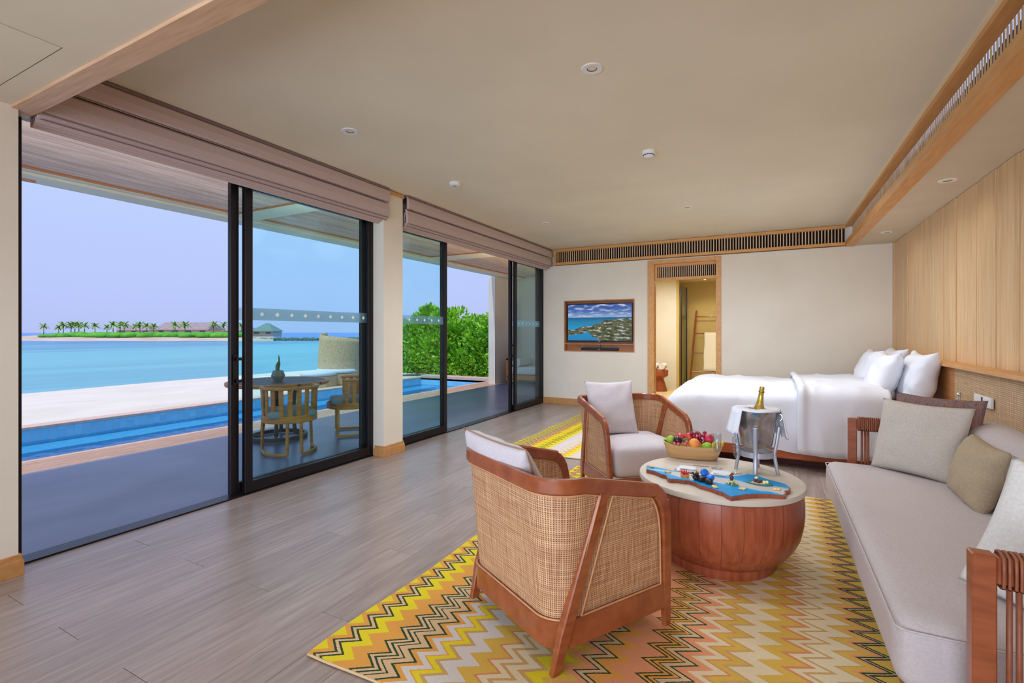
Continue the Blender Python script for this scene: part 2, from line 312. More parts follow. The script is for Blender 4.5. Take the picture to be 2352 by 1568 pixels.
def tv_mat():
    m, nt, p = nodes('tv_screen_picture'); L = nt.links.new; p.inputs['Roughness'].default_value = .15; p.inputs['Base Color'].default_value = (.01, .01, .012, 1)
    uv = nt.nodes.new('ShaderNodeUVMap'); s = nt.nodes.new('ShaderNodeSeparateXYZ'); L(uv.outputs[0], s.inputs[0]); x, y = s.outputs[0], s.outputs[1]
    def nz(scale, sc=(1, 1, 1), det=4):
        mp = nt.nodes.new('ShaderNodeMapping'); mp.inputs['Scale'].default_value = sc; L(uv.outputs[0], mp.inputs[0])
        n = nt.nodes.new('ShaderNodeTexNoise'); n.inputs['Scale'].default_value = scale; n.inputs['Detail'].default_value = det; L(mp.outputs[0], n.inputs['Vector']); return n.outputs[0]
    def ramp(f, stops, ip='LINEAR'):
        r = nt.nodes.new('ShaderNodeValToRGB'); cr = r.color_ramp; cr.interpolation = ip
        cr.elements[0].position = stops[0][0]; cr.elements[0].color = lin(stops[0][1]); cr.elements[1].position = stops[-1][0]; cr.elements[1].color = lin(stops[-1][1])
        for q, c in stops[1:-1]: e = cr.elements.new(q); e.color = lin(c)
        L(f, r.inputs[0]); return r.outputs[0]
    sky = ramp(y, [(.64, (150, 180, 214)), (.8, (70, 110, 180)), (1, (40, 76, 160))])
    cl = nt.nodes.new('ShaderNodeMapRange'); cl.inputs[1].default_value = .5; cl.inputs[2].default_value = .68; L(nz(5, (1.2, 2.6, 1)), cl.inputs[0])
    sky = mixc(nt, cl.outputs[0], sky, lin((214, 220, 236)))
    sea = ramp(y, [(.3, (60, 170, 200)), (.5, (20, 130, 170)), (.64, (10, 80, 140))])
    land = ramp(nz(11, (1, 1.8, 1), 6), [(.34, (22, 34, 12)), (.44, (64, 84, 26)), (.5, (110, 100, 60)), (.56, (60, 70, 40)), (.62, (210, 206, 200)), (.7, (150, 140, 130))])
    # shoreline: land above line from lower left to the horizon at right, lagoon bottom-left
    w = math_n(nt, 'MULTIPLY_ADD', nz(6), .22, -.11)
    f1 = math_n(nt, 'LESS_THAN', y, math_n(nt, 'ADD', math_n(nt, 'MULTIPLY_ADD', x, .42, .27), w))
    f2 = math_n(nt, 'GREATER_THAN', y, math_n(nt, 'ADD', math_n(nt, 'MULTIPLY_ADD', x, .35, .12), w))
    f3 = math_n(nt, 'GREATER_THAN', math_n(nt, 'MULTIPLY_ADD', y, .9, x), math_n(nt, 'ADD', .52, w))
    f = math_n(nt, 'MULTIPLY', f1, math_n(nt, 'MAXIMUM', f2, f3))
    f = math_n(nt, 'MULTIPLY', f, math_n(nt, 'LESS_THAN', y, .6))
    low = mixc(nt, f, ramp(y, [(0, (20, 130, 190)), (.35, (30, 150, 200)), (.52, (20, 130, 170)), (.64, (10, 84, 140))]), land)
    col = mixc(nt, math_n(nt, 'GREATER_THAN', y, .64), low, sky)
    L(col, p.inputs['Emission Color']); p.inputs['Emission Strength'].default_value = .85
    return m
tv_m = tv_mat()

# ------------------------------------------------------------ object helpers
INV = {}
def tag(o, label=None, cat=None, group=None, kind=None):
    if label: o['label'] = label
    if cat: o['category'] = cat
    if group: o['group'] = group
    if kind: o['kind'] = kind
    return o
def ob(name, me, mat, parent=None, world=False, smooth=False, auto=None):
    """one mesh object; world=True: coordinates are world coordinates, brought into the parent's frame"""
    if isinstance(me, bmesh.types.BMesh):
        bm = me
        if world and parent is not None: bm.transform(INV[parent.name])
        bmesh.ops.recalc_face_normals(bm, faces=bm.faces)
        if smooth:
            for f in bm.faces: f.smooth = True
        me = bpy.data.meshes.new(name); bm.to_mesh(me); bm.free()
        if auto is not None:
            me.set_sharp_from_angle(angle=math.radians(auto))
    o = bpy.data.objects.new(name, me); COL.objects.link(o)
    if mat is not None and not me.materials: me.materials.append(mat)
    if parent is not None:
        o.parent = parent
        if parent.name in INV: INV[o.name] = INV[parent.name]
    return o
def thing(name, label, cat, loc=(0, 0, 0), rz=0, group=None, kind=None):
    o = bpy.data.objects.new(name, None); COL.objects.link(o); o.empty_display_size = .1
    o.location = loc; o.rotation_euler = (0, 0, rz)
    INV[o.name] = (Matrix.Translation(loc) @ Matrix.Rotation(rz, 4, 'Z')).inverted()
    return tag(o, label, cat, group, kind)
def struct(name, bm, mat, **k):
    return tag(ob(name, bm, mat, **k), kind='structure')
def sgroup(name, loc=(0, 0, 0)):
    o = thing(name, None, None, loc); o['kind'] = 'structure'; return o
def clone(o, parent=None, loc=None, rz=None, label=None):
    c = o.copy(); COL.objects.link(c)
    if parent is not None: c.parent = parent
    if loc is not None: c.location = loc
    if rz is not None: c.rotation_euler = (0, 0, rz)
    if label: c['label'] = label
    for ch in list(o.children): clone(ch, c)
    return c
def box(bm, x0, x1, y0, y1, z0, z1, bev=0, seg=1):
    r = bmesh.ops.create_cube(bm, size=1)
    for v in r['verts']:
        v.co = Vector(((x0+x1)/2+v.co.x*(x1-x0), (y0+y1)/2+v.co.y*(y1-y0), (z0+z1)/2+v.co.z*(z1-z0)))
    if bev:
        es = list({e for v in r['verts'] for e in v.link_edges})
        bmesh.ops.bevel(bm, geom=es, offset=bev, segments=seg, affect='EDGES', profile=.5)
    return bm
def B(*a, **k): return box(bmesh.new(), *a, **k)
def lathe(bm, prof, n=32, a0=0, a1=2*PI, cx=0, cy=0):
    full = abs(a1-a0-2*PI) < 1e-6; m = n if full else n+1; rings = []
    for r, z in prof:
        if r < 1e-6: rings.append([bm.verts.new((cx, cy, z))]*m)
        else: rings.append([bm.verts.new((cx+r*cos(a0+(a1-a0)*i/n), cy+r*sin(a0+(a1-a0)*i/n), z)) for i in range(m)])
    for a, b in zip(rings, rings[1:]):
        for i in range(n):
            j = (i+1) % m if full else i+1
            vs = []
            for v in (a[i], a[j], b[j], b[i]):
                if v not in vs: vs.append(v)
            if len(vs) > 2:
                try: bm.faces.new(vs)
                except ValueError: pass
    return bm
def solid(bm, geom=None, thickness=.01):
    bmesh.ops.recalc_face_normals(bm, faces=bm.faces); bm.normal_update()
    return bmesh.ops.solidify(bm, geom=bm.faces[:], thickness=thickness)
def tube(bm, pts, r, n=8, cap=True):
    pts = [Vector(p) for p in pts]; rs = r if isinstance(r, (list, tuple)) else [r]*len(pts)
    t = (pts[1]-pts[0]).normalized(); up = Vector((0, 0, 1)) if abs(t.z) < .9 else Vector((1, 0, 0)); nn = t.cross(up).normalized(); rings = []
    for i, p in enumerate(pts):
        t = ((pts[min(i+1, len(pts)-1)]-pts[max(i-1, 0)])).normalized()
        nn = (nn-t*nn.dot(t)).normalized(); b = t.cross(nn)
        rings.append([bm.verts.new(p+(nn*cos(2*PI*k/n)+b*sin(2*PI*k/n))*rs[i]) for k in range(n)])
    for a, b in zip(rings, rings[1:]):
        for k in range(n): bm.faces.new((a[k], a[(k+1) % n], b[(k+1) % n], b[k]))
    if cap: bm.faces.new(rings[0]); bm.faces.new(rings[-1][::-1])
    return bm
def sweep(bm, pts, norms, sec, scale=None, cap=True):
    """sec: list of (along normal, along binormal)"""
    pts = [Vector(p) for p in pts]; rings = []
    for i, p in enumerate(pts):
        t = (pts[min(i+1, len(pts)-1)]-pts[max(i-1, 0)]).normalized(); n = Vector(norms[i]); n = (n-t*n.dot(t)).normalized(); b = t.cross(n)
        s = scale[i] if scale else 1
        rings.append([bm.verts.new(p+n*a*s+b*c*s) for a, c in sec])
    m = len(sec)
    for a, b in zip(rings, rings[1:]):
        for k in range(m): bm.faces.new((a[k], a[(k+1) % m], b[(k+1) % m], b[k]))
    if cap: bm.faces.new(rings[0]); bm.faces.new(rings[-1][::-1])
    return bm
def rsec(a, b, r=.006):
    a /= 2; b /= 2
    return [(-a+r, -b), (a-r, -b), (a, -b+r), (a, b-r), (a-r, b), (-a+r, b), (-a, b-r), (-a, -b+r)]
def prism(bm, poly, z0, z1):
    lo = [bm.verts.new((x, y, z0)) for x, y in poly]; hi = [bm.verts.new((x, y, z1)) for x, y in poly]; n = len(poly)
    bm.faces.new(lo[::-1]); bm.faces.new(hi)
    for i in range(n): bm.faces.new((lo[i], lo[(i+1) % n], hi[(i+1) % n], hi[i]))
    return bm
def ball(bm, c, r, seg=12, rings=8, sc=(1, 1, 1)):
    g = bmesh.ops.create_uvsphere(bm, u_segments=seg, v_segments=rings, radius=r)
    for v in g['verts']: v.co = Vector((c[0]+v.co.x*sc[0], c[1]+v.co.y*sc[1], c[2]+v.co.z*sc[2]))
    return bm
def softbox(lx, ly, lz, r, n=12, puff=0, amp=0, nsc=3, seed=0, c=(0, 0, 0), flare=0):
    bm = bmesh.new(); bmesh.ops.create_cube(bm, size=1)
    bmesh.ops.subdivide_edges(bm, edges=bm.edges[:], cuts=n, use_grid_fill=True)
    h = Vector((lx/2, ly/2, lz/2)); inn = h-Vector((r, r, r))
    for v in bm.verts:
        q = [v.co[i]*2 for i in range(3)]
        q = [math.copysign(1-(1-abs(t))**1.35, t) for t in q]     # denser towards the edges
        p = Vector((q[0]*h.x, q[1]*h.y, q[2]*h.z))
        k = Vector([max(-inn[i], min(inn[i], p[i])) for i in range(3)]); d = p-k
        if d.length > 1e-9: d = d.normalized()*max(abs(x) for x in d)
        p = k+d
        if puff and abs(q[2]) > .99: p.z += math.copysign(puff, q[2])*(1-q[0]**2)*(1-q[1]**2)
        if flare: f = flare*(1-q[2])/2; p.x *= 1+f/h.x; p.y *= 1+f/h.y
        if amp:
            nv = noise.noise_vector(p*nsc+Vector((seed, seed*2, 0)))
            p += nv*amp
        v.co = p+Vector(c)
    return bm
def pillow(wd, ht, th, n=22, ear=.07, seed=0, amp=.012):
    """local X width, Z height, Y thickness; centred"""
    bm = bmesh.new(); F = []
    def side(sg):
        g = []
        for i in range(n+1):
            row = []
            for j in range(n+1):
                u, v = -1+2*i/n, -1+2*j/n
                u = math.copysign(abs(u)**.8, u); v = math.copysign(abs(v)**.8, v)
                f = (max(0, 1-u*u)*max(0, 1-v*v))**.42
                x = wd/2*u*(1-ear*(1-v*v)*abs(u)**3); z = ht/2*v*(1-ear*(1-u*u)*abs(v)**3)
                k = noise.noise(Vector((u*2.2+seed, v*2.2, sg*3+seed)))*amp*min(1, f*3)
                k += noise.noise(Vector((u*6+seed, v*6, seed)))*amp*.35*min(1, f*3)
                row.append(bm.verts.new((x, sg*(th/2*f)+k, z)))
            g.append(row)
        for i in range(n):
            for j in range(n): bm.faces.new((g[i][j], g[i+1][j], g[i+1][j+1], g[i][j+1]))
    side(1); side(-1); bmesh.ops.remove_doubles(bm, verts=bm.verts, dist=.0012)
    return bm
def basis(o, BL, BR, TL, depth=0, roll=0):
    """stand a pillow up: bottom left, bottom right and top left corners"""
    BL, BR, TL = Vector(BL), Vector(BR), Vector(TL); x = (BR-BL).normalized(); z = (TL-BL); z = (z-x*z.dot(x)).normalized(); y = z.cross(x)
    c = (BR+TL)/2+y*depth
    m = Matrix((x, y, z)).transposed().to_4x4(); m = m @ Matrix.Rotation(roll, 4, 'Y'); m.translation = c; o.matrix_world = m
    return o
def piping(wd, ht, ear=.07, r=.004):
    bm = bmesh.new(); pts = []
    for k in range(41):
        t = k/40*4; s, f = int(t) % 4, t-int(t); a = -1+2*f
        u, v = ((a, -1), (1, a), (-a, 1), (-1, -a))[s]
        pts.append((wd/2*u*(1-ear*(1-v*v)*abs(u)**3), 0, ht/2*v*(1-ear*(1-u*u)*abs(v)**3)))
    return tube(bm, pts, r, 6)

# ================================================================== SETTING
XD, XW, XR, YF = -3.92, -3.745, 1.55, 8.67      # door plane, pier face, right wall, far wall
ZC, ZS = 2.95, 2.64                            # tray ceiling, lower soffit
floor = sgroup('floor')
ob('subfloor', B(-3.96, 1.6, -2.6, 8.80, -.08, -.012), dark_void, floor, world=True)
W = .196; Lp = 1.96; me_plank = B(-W/2+.0008, W/2-.0008, -Lp/2+.0009, Lp/2-.0009, -.014, 0, bev=.0012)
bm = me_plank; first = None
for r in range(28):
    x = -3.707+W*(r+.5)-W*1
    if x-W/2 > 1.56: break
    ph = (1.68, 1.02, 2.37)[(r-1) % 3]-4*Lp
    k = 0
    while ph+k*Lp < 8.67:
        y0, y1 = max(ph+k*Lp, -2.6), min(ph+(k+1)*Lp, 8.70); k += 1
        if y1-y0 < .05: continue
        xa, xb = max(x-W/2, -3.925), min(x+W/2, 1.56)
        if abs(y1-y0-Lp) < .01 and xb-xa > W-.001:
            if first is None: first = ob('plank', bm, oak_floor, floor); first.location = (x, (y0+y1)/2, 0)
            else:
                o = first.copy(); COL.objects.link(o); o.location = (x, (y0+y1)/2, 0)
        else:
            ob('plank', B(xa+.0008, xb-.0008, y0+.0009, y1-.0009, -.014, 0, bev=.0012), oak_floor, floor)
# far wall: pieces round TV niche and doorway
far = sgroup('wall_far')
NX0, NX1, NZ0, NZ1 = -3.45, -2.13, 1.02, 1.96
DX0, DX1, DZ = -1.85, -.735, 2.61
def wp(parent, mat, *a): return ob('wall_panel', B(*a), mat, parent)
wb = bmesh.new()
for a in ((-3.98, NX0, 0, ZS), (NX0, NX1, 0, NZ0), (NX0, NX1, NZ1, ZS), (NX1, DX0, 0, ZS), (DX1, 1.6, 0, ZS), (DX0, DX1, DZ, ZS)):
    box(wb, a[0], a[1], YF, YF+.14, a[2], a[3])
box(wb, -3.98, 1.6, YF+.08, YF+.14, ZS, 3.0)
ob('wall_surface', wb, plaster, far)
# far grille
def hgrille(parent, x0, x1, z0, z1, yf, pitch, sw, mat_f, fr=.05, dep=.07, slat_par=None):
    fb = bmesh.new(); box(fb, x0, x1, yf-.015, yf+dep, z1-fr, z1, bev=.002); box(fb, x0, x1, yf-.015, yf+dep, z0, z0+fr, bev=.002)
    box(fb, x0, x0+fr*.9, yf-.014, yf+dep, z0+fr, z1-fr)
    ob('frame', fb, mat_f, parent); ob('backing', B(x0, x1, yf+dep-.01, yf+dep, z0+fr, z1-fr), dark_void, parent)
    n = int((x1-x0-fr)/pitch); s0 = None
    for i in range(n):
        x = x0+fr+pitch*(i+.5)
        if s0 is None: s0 = ob('slat', B(-sw/2, sw/2, -.009, .009, z0+fr, z1-fr), oak_slat, parent); s0.location = (x, yf+.018, 0)
        else: o = s0.copy(); COL.objects.link(o); o.location.x = x
g1 = sgroup('trim_1')
hgrille(g1, -3.66, .985, 2.655, 2.955, YF, .042, .014, oak_trim_x, fr=.048)
# right grille with recessed slats
g2 = sgroup('trim_2')
ob('upper_board', B(.985, 1.07, 1.19, YF, 2.925, 2.965, bev=.002), oak_trim, g2)
ob('lower_board', B(.985, 1.10, 1.09, YF, 2.63, 2.715, bev=.002), oak_trim, g2)
ob('backing', B(1.11, 1.12, 1.19, YF, 2.70, 2.93), dark_void, g2)
s0 = None
for i in range(int((YF-1.25)/.042)):
    y = 1.25+.042*(i+.5)
    if s0 is None: s0 = ob('slat', B(-.0025, .0025, -.007, .007, 2.715, 2.925), oak_slat, g2); s0.location = (1.07, y, 0)
    else: o = s0.copy(); COL.objects.link(o); o.location.y = y
ob('light_gap_strip', B(.965, .985, 1.19, YF, 2.955, 2.965), M('reveal_white', (240, 226, 190), .6), g2)
# near trim board
struct('trim_3', B(-3.86, .985, 1.10, 1.205, 2.625, 2.95, bev=.002), oak_beam)
# ceilings
struct('ceiling', B(-3.98, 1.08, 1.10, 8.81, ZC+.01, 3.05), plaster_c)
cs = bmesh.new(); box(cs, 1.10, 1.6, 1.1, YF, ZS, ZS+.03); box(cs, -3.98, 1.6, -2.6, .99-.003, ZS, ZS+.03)
box(cs, -2.79+.004, 1.6, .987, 1.10, ZS, ZS+.03); box(cs, -3.98, -2.79, .992, 1.10, ZS, ZS+.03)
# hatch hole: rebuild near soffit round it
cs.free(); cs = bmesh.new()
box(cs, 1.10, 1.6, 1.1, YF, ZS, ZS+.03)
box(cs, -3.98, 1.6, .99, 1.10, ZS, ZS+.03); box(cs, -2.79, 1.6, -2.6, .99, ZS, ZS+.03); box(cs, -3.98, -3.52, -2.6, .99, ZS, ZS+.03); box(cs, -3.52, -2.79, -2.6, .15, ZS, ZS+.03)
struct('ceiling', cs, M('plaster_soffit', (222, 210, 186), .9, (214, 200, 176), nsc=1.2)).name = 'ceiling_soffit'
hat = thing('access_hatch', 'flush square service hatch in the low ceiling over the left door opening', 'hatch', (-3.155, .57, ZS))
ob('hatch_panel', B(-3.514, -2.796, .156, .984, ZS-.001, ZS+.02), MATS['plaster_soffit'], hat, world=True)
ob('frame', B(-3.53, -2.78, .14, 1.0, ZS+.021, ZS+.03), dark_void, hat, world=True)
# right wall: vertical planks
rw = sgroup('wall_right')
ob('backing', B(1.575, 1.65, -2.6, 8.81, 0, 3.0), dark_void, rw)
ys = [8.665, 8.56, 8.18, 8.03, 7.84, 7.525, 7.2, 7.0, 6.76, 6.70, 6.376, 6.325, 6.20, 6.016, 5.96, 5.82, 5.508, 5.383, 5.168, 5.091, 4.978, 4.768, 4.704]
seq = [.34, .13, .06, .24, .19, .05, .31, .12, .21, .07]
k = 0
while ys[-1] > -2.6: ys.append(ys[-1]-seq[k % 10]); k += 1
for i, (a, b) in enumerate(zip(ys, ys[1:])):
    d = (0, .009, .004, .012, .002, .007)[(i*5+i//3) % 6]
    ob('plank', B(1.545+d, 1.585, b+.0015, a-.0015, .02, ZS-.004, bev=.0015), oak_wall, rw)
# left piers and near wall
lw = sgroup('wall_left')
ob('wall_surface', B(XD-.1, XW, -2.6, 1.13, 0, ZS), plaster, lw)
struct('wall_pier', B(XD-.1, XW, 4.07, 4.385, 0, ZC), plaster)
ob('head_panel', B(XD-.08, XD+.05, 1.165, YF, 2.70, 2.96), plaster, lw)
def base(name, x0, x1, y0, y1):
    b = bmesh.new(); box(b, x0, x1, y0, y1, 0, .085, bev=.002); e = .006
    box(b, x0+e, x1-e, y0+e, y1-e, .085, .12, bev=.003); box(b, x0+.4*e, x1-.4*e, y0+.4*e, y1-.4*e, .078, .092, bev=.002)
    struct(name, b, M('baseboard_oak', (204, 150, 92), .45, (190, 134, 78), ns=(6, 6, 6), nsc=4, det=4))
base('baseboard_left', XW-.03, XW+.018, -2.6, 1.15); base('baseboard_pier', XD+.045, XW+.018, 4.052, 4.403)
base('baseboard_far', -3.90, DX0, YF-.018, YF+.02); base('baseboard_right', DX1, 1.5, YF-.018, YF+.02)
# rear wall of the room, behind the camera, left open behind the added fill light
rb = bmesh.new(); box(rb, -3.98, -3.6, -2.6, -2.5, 0, ZS); box(rb, 1.2, 1.6, -2.6, -2.5, 0, ZS); box(rb, -3.6, 1.2, -2.6, -2.5, 2.55, ZS); box(rb, -3.6, 1.2, -2.6, -2.5, 0, .12)
struct('wall_rear', rb, plaster)

# ---------------------------------------------------------------- doorway to the bathroom
d3 = sgroup('door_3')
fb = bmesh.new(); box(fb, DX0-.04, DX0+.07, YF-.02, YF+.16, 0, DZ+.01, bev=.002); box(fb, DX1-.05, DX1+.03, YF-.02, YF+.16, 0, DZ+.01, bev=.002); box(fb, DX0+.07, DX1-.05, YF-.02, YF+.16, DZ-.055, DZ+.01, bev=.002)
ob('frame', fb, oak_trim, d3)
hgrille(d3, DX0+.07, DX1-.05, 2.27, 2.555, YF+.06, .031, .011, oak_trim_x, fr=.05, dep=.05)
# bathroom
bt = sgroup('wall_bathroom')
ob('wall_surface', B(-3.2, -.2, 13.5, 13.6, 0, 2.7), plaster_y, bt)
wb = bmesh.new(); box(wb, -.25, -.15, 8.81, 13.5, 0, 2.7); box(wb, -3.3, -3.2, 8.81, 13.5, 0, 2.7)
ob('side_surface', wb, plaster_y, bt)
struct('wall_partition', B(-3.2, -1.99, 12.25, 12.4, 0, 2.7), plaster_o)
ob('edge_surface', B(-1.99, -1.93, 12.24, 12.41, 0, 2.7), plaster_y, bt)
struct('floor_bathroom', B(-3.3, -.1, 8.81, 13.6, -.05, 0), tile_bath)
struct('ceiling_bathroom', B(-3.3, -.1, 8.81, 13.6, 2.68, 2.75), plaster_c)
sg = sgroup('door_4'); b = bmesh.new(); box(b, -1.90, -1.875, 12.3, 12.34, .02, 2.5); box(b, -1.865, -1.84, 12.9, 12.94, .02, 2.5)
ob('frame', b, metal_bk, sg); ob('pane', B(-1.88, -1.868, 12.34, 12.9, .02, 2.5), glass_door, sg)
hk = thing('robe_hook', 'small chrome hook on the sand-coloured bathroom wall left of the ladder', 'hook', (-1.95, 13.49, 1.8))
ob('hook_plate', B(-.03, .03, -.03, .008, -.04, .04, bev=.004), chrome, hk); ob('hook_arm', tube(bmesh.new(), [(0, -.02, 0), (-.10, -.03, 0)], .012), chrome, hk)
ld = thing('towel_ladder', 'brown wooden ladder rack leaning on the bathroom wall', 'ladder', (-1.35, 13.05, 0))
for sx in (-1, 1):
    ob('rail', tube(bmesh.new(), [(sx*.42, -.2, 0), (sx*.33, .4, 1.93)], .022, 8), teak_y, ld)
rz_ = [.38, .86, 1.34, 1.78]
for z in rz_:
    f = z/1.93; hx = .42-.09*f; y = -.2+.6*f
    ob('rung', tube(bmesh.new(), [(-hx, y, z), (hx, y, z)], .014, 8), teak_y, ld)
tw = thing('hanging_towel', 'pale towel draped over the upper rungs of the ladder rack', 'towel', (-1.3, 13.05, 0))
b = bmesh.new(); rows = []
for k in range(12):
    z = .42+.95*k/11; y = -.2+.6*z/1.93-.035
    rows.append([b.verts.new((-.16+.32*i/8+.006*sin(k+i), y+.008*sin(i*1.7), z)) for i in range(9)])
for a, c in zip(rows, rows[1:]):
    for i in range(8): b.faces.new((a[i], a[i+1], c[i+1], c[i]))
r = solid(b, geom=b.faces[:], thickness=.02)
ob('cloth', b, M('towel_cream', (240, 234, 222), .95, bump=.4, nsc=60), tw, smooth=True)
dl = thing('bathroom_downlight', 'small lit downlight in the bathroom ceiling seen through the doorway', 'lamp', (-1.42, 12.9, 2.68))
ob('trim_ring', lathe(bmesh.new(), [(.035, -.006), (.055, -.006), (.06, .0), (.06, .002)], 20), white_pl, dl)
ob('bulb', lathe(bmesh.new(), [(0, -.003), (.035, -.003), (.035, .001)], 20), M('bulb_warm', (255, 230, 150), .5, emit=6), dl)
light('bathroom_spot', 'SPOT', (-1.42, 12.7, 2.62), (0, 0, 0), 34, (1, .88, .62), spot_size=2.4, spot_blend=.8, shadow_soft_size=.06)
light('bathroom_ceiling_lamp', 'AREA', (-1.9, 10.6, 2.60), (0, 0, 0), 62, (1, .95, .82), size=1.2)
st = thing('carved_stool', 'carved reddish-brown wooden stool with a waist in the bathroom', 'stool', (-2.28, 11.7, 0))
ob('base', lathe(bmesh.new(), [(0, 0), (.17, 0), (.175, .02), (.10, .27), (.09, .30)], 20), teak_st, st, smooth=True, auto=40)
ob('seat', lathe(bmesh.new(), [(.09, .29), (.11, .31), (.19, .36), (.20, .48), (.19, .50), (0, .50)], 20), teak_st, st, smooth=True, auto=40)
tl = None
for i, (dx, dy, lb) in enumerate(((-.09, 0, 'left rolled white towel on the carved bathroom stool'), (.085, 0, 'right rolled white towel on the carved bathroom stool'))):
    t = thing('rolled_towel', lb, 'towel', (-2.28+dx, 11.68+dy, .585), group='rolled towels on the stool')
    b = bmesh.new(); pts = []
    for k in range(40):
        a = k*.45; r = .02+.0033*k*.42+.0; pts.append((r*cos(a), r*sin(a)))
    lo = [b.verts.new((x, -.17, z)) for x, z in pts]; hi = [b.verts.new((x, .17, z)) for x, z in pts]
    for k in range(39): b.faces.new((lo[k], lo[k+1], hi[k+1], hi[k]))
    solid(b, geom=b.faces[:], thickness=.009)
    ob('cloth_roll', b, MATS['towel_cream'] if i < 0 else linen_w, t, smooth=True)
    ob('core', tube(bmesh.new(), [(0, -.168, 0), (0, .168, 0)], .068, 16), linen_w, t, smooth=True, auto=40)

# ---------------------------------------------------------------- sliding doors
def slider(n, x, y0, y1, handle=None, band=True, z1=2.68, glass=True):
    d = sgroup('door_%d' % n, (x, (y0+y1)/2, 0)); sw = .07; rh = .09; t = .022
    for (a, c) in ((y0, y0+sw), (y1-sw, y1)): ob('stile', B(x-t, x+t, a, c, .015, z1, bev=.003), metal_bk, d, world=True)
    ob('rail', B(x-t+.001, x+t-.001, y0+sw, y1-sw, .015, .015+rh, bev=.002), metal_bk, d, world=True)
    ob('rail', B(x-t+.001, x+t-.001, y0+sw, y1-sw, z1-.08, z1, bev=.002), metal_bk, d, world=True)
    ob('pane', B(x-.004, x+.004, y0+sw-.01, y1-sw+.01, .1, z1-.07), glass_door, d, world=True)
    if band:
        fl = ob('frosted_band', B(x+.0045, x+.0055, y0+sw, y1-sw, 1.475, 1.58), film_m, d, world=True)
        m = int((y1-y0-2*sw)/.15); dm = None
        for i in range(m):
            b = bmesh.new(); yc = y0+sw+.15*(i+.5)+.02; q = .022 if i % 2 else .017; zc = 1.527
            vs = [b.verts.new((x+.0062, yc+q*cos(a), zc+q*sin(a))) for a in ([0, PI/2, PI, 1.5*PI] if i % 2 else [k*PI/4 for k in range(8)])]
            b.faces.new(vs); r = bmesh.ops.extrude_face_region(b, geom=b.faces[:]); bmesh.ops.translate(b, verts=[v for v in r['geom'] if isinstance(v, bmesh.types.BMVert)], vec=(.0005, 0, 0))
            b.transform(INV[d.name]); ob('diamond', b, film_d, fl)
    if handle:
        b = bmesh.new(); yh = y0+.035; 
        box(b, x+t, x+t+.04, yh-.012, yh+.012, .95, .975); box(b, x+t, x+t+.04, yh-.012, yh+.012, 1.135, 1.16)
        box(b, x+t+.02, x+t+.045, yh-.012, yh+.07, .95, .975); box(b, x+t+.02, x+t+.045, yh-.012, yh+.07, 1.135, 1.16); box(b, x+t+.02, x+t+.045, yh+.045, yh+.07, .95, 1.16)
        box(b, x+t, x+t+.01, yh-.02, yh+.02, .93, 1.18)
        ob('door_handle', b, black_pl, d, world=True)
    return d
slider(1, XD, 2.575, 4.07); slider(2, XD-.06, 2.49, 4.03, handle=True)
slider(5, XD, 4.39, 5.48); slider(6, XD-.06, 4.39, 5.52, band=False)
slider(7, XD-.06, 7.43, 8.60, handle=True); slider(8, XD, 7.50, 8.66)
fr = sgroup('window_1'); b = bmesh.new()
box(b, XD-.10, XD+.04, 1.13, 1.185, 0, 2.70); box(b, XD-.10, XD+.025, 4.03, 4.07, 0, 2.70); box(b, XD-.10, XD+.03, 1.165, 4.07, 2.66, 2.72)
ob('frame', b, metal_bk, fr); ob('track', B(XD-.10, XD+.03, 1.15, 4.07, -.01, .012), metal_bk, fr)
fr = sgroup('window_2'); b = bmesh.new()
box(b, XD-.10, XD+.03, 4.385, 4.40, 0, 2.70); box(b, XD-.10, XD+.03, 8.64, YF, 0, 2.70); box(b, XD-.10, XD+.03, 4.385, YF, 2.66, 2.72)
ob('frame', b, metal_bk, fr); ob('track', B(XD-.10, XD+.03, 4.385, YF, -.01, .012), metal_bk, fr)

# ---------------------------------------------------------------- roman blinds
def blind(label, y0, y1):
    t = thing('roman_blind', label, 'blind', (-3.77, (y0+y1)/2, 2.58))
    def fold(xf, xb, z0, z1, bulge, name='fold'):
        b = bmesh.new(); sec = [(xb, z1), (xf-.02, z1), (xf, z1-.02), (xf+bulge, (z0+z1)/2), (xf+bulge*.8, z0+.02), (xf-.004, z0), (xf-.02, z0+.004), (xb, z0+.01)]
        n = 10; rings = []
        for i in range(n+1):
            y = y0+(y1-y0)*i/n; rings.append([b.verts.new((x, y, z)) for x, z in sec])
        for a, c in zip(rings, rings[1:]):
            for k in range(len(sec)): b.faces.new((a[k], a[(k+1) % len(sec)], c[(k+1) % len(sec)], c[k]))
        b.faces.new(rings[0]); b.faces.new(rings[-1][::-1])
        ob(name, b, blind_m, t, world=True)
    fold(-3.698, -3.722, 2.795, 2.942, .010); fold(-3.712, -3.745, 2.632, 2.80, .010)
    fold(-3.738, -3.765, 2.606, 2.76, .006); fold(-3.760, -3.79, 2.588, 2.74, .004); fold(-3.785, -3.81, 2.578, 2.73, .004); fold(-3.806, -3.84, 2.565, 2.90, .004)
    ob('head_rail', B(-3.84, -3.70, y0+.005, y1-.005, 2.935, 2.955), blind_d, t, world=True)
    b = bmesh.new()
    for xx, zz in ((-3.697, 2.80), (-3.706, 2.634), (-3.733, 2.607)): box(b, xx-.004, xx+.003, y0+.01, y1-.01, zz-.0035, zz)
    ob('seam', b, blind_d, t, world=True)
blind('mauve linen roman blind over the left wide opening', 1.21, 4.12)
blind('mauve linen roman blind over the right opening, folds showing at its end', 4.43, 8.62)
struct('trim_4', B(-3.76, -3.735, 4.12, 4.40, 2.91, 2.95), oak_trim)

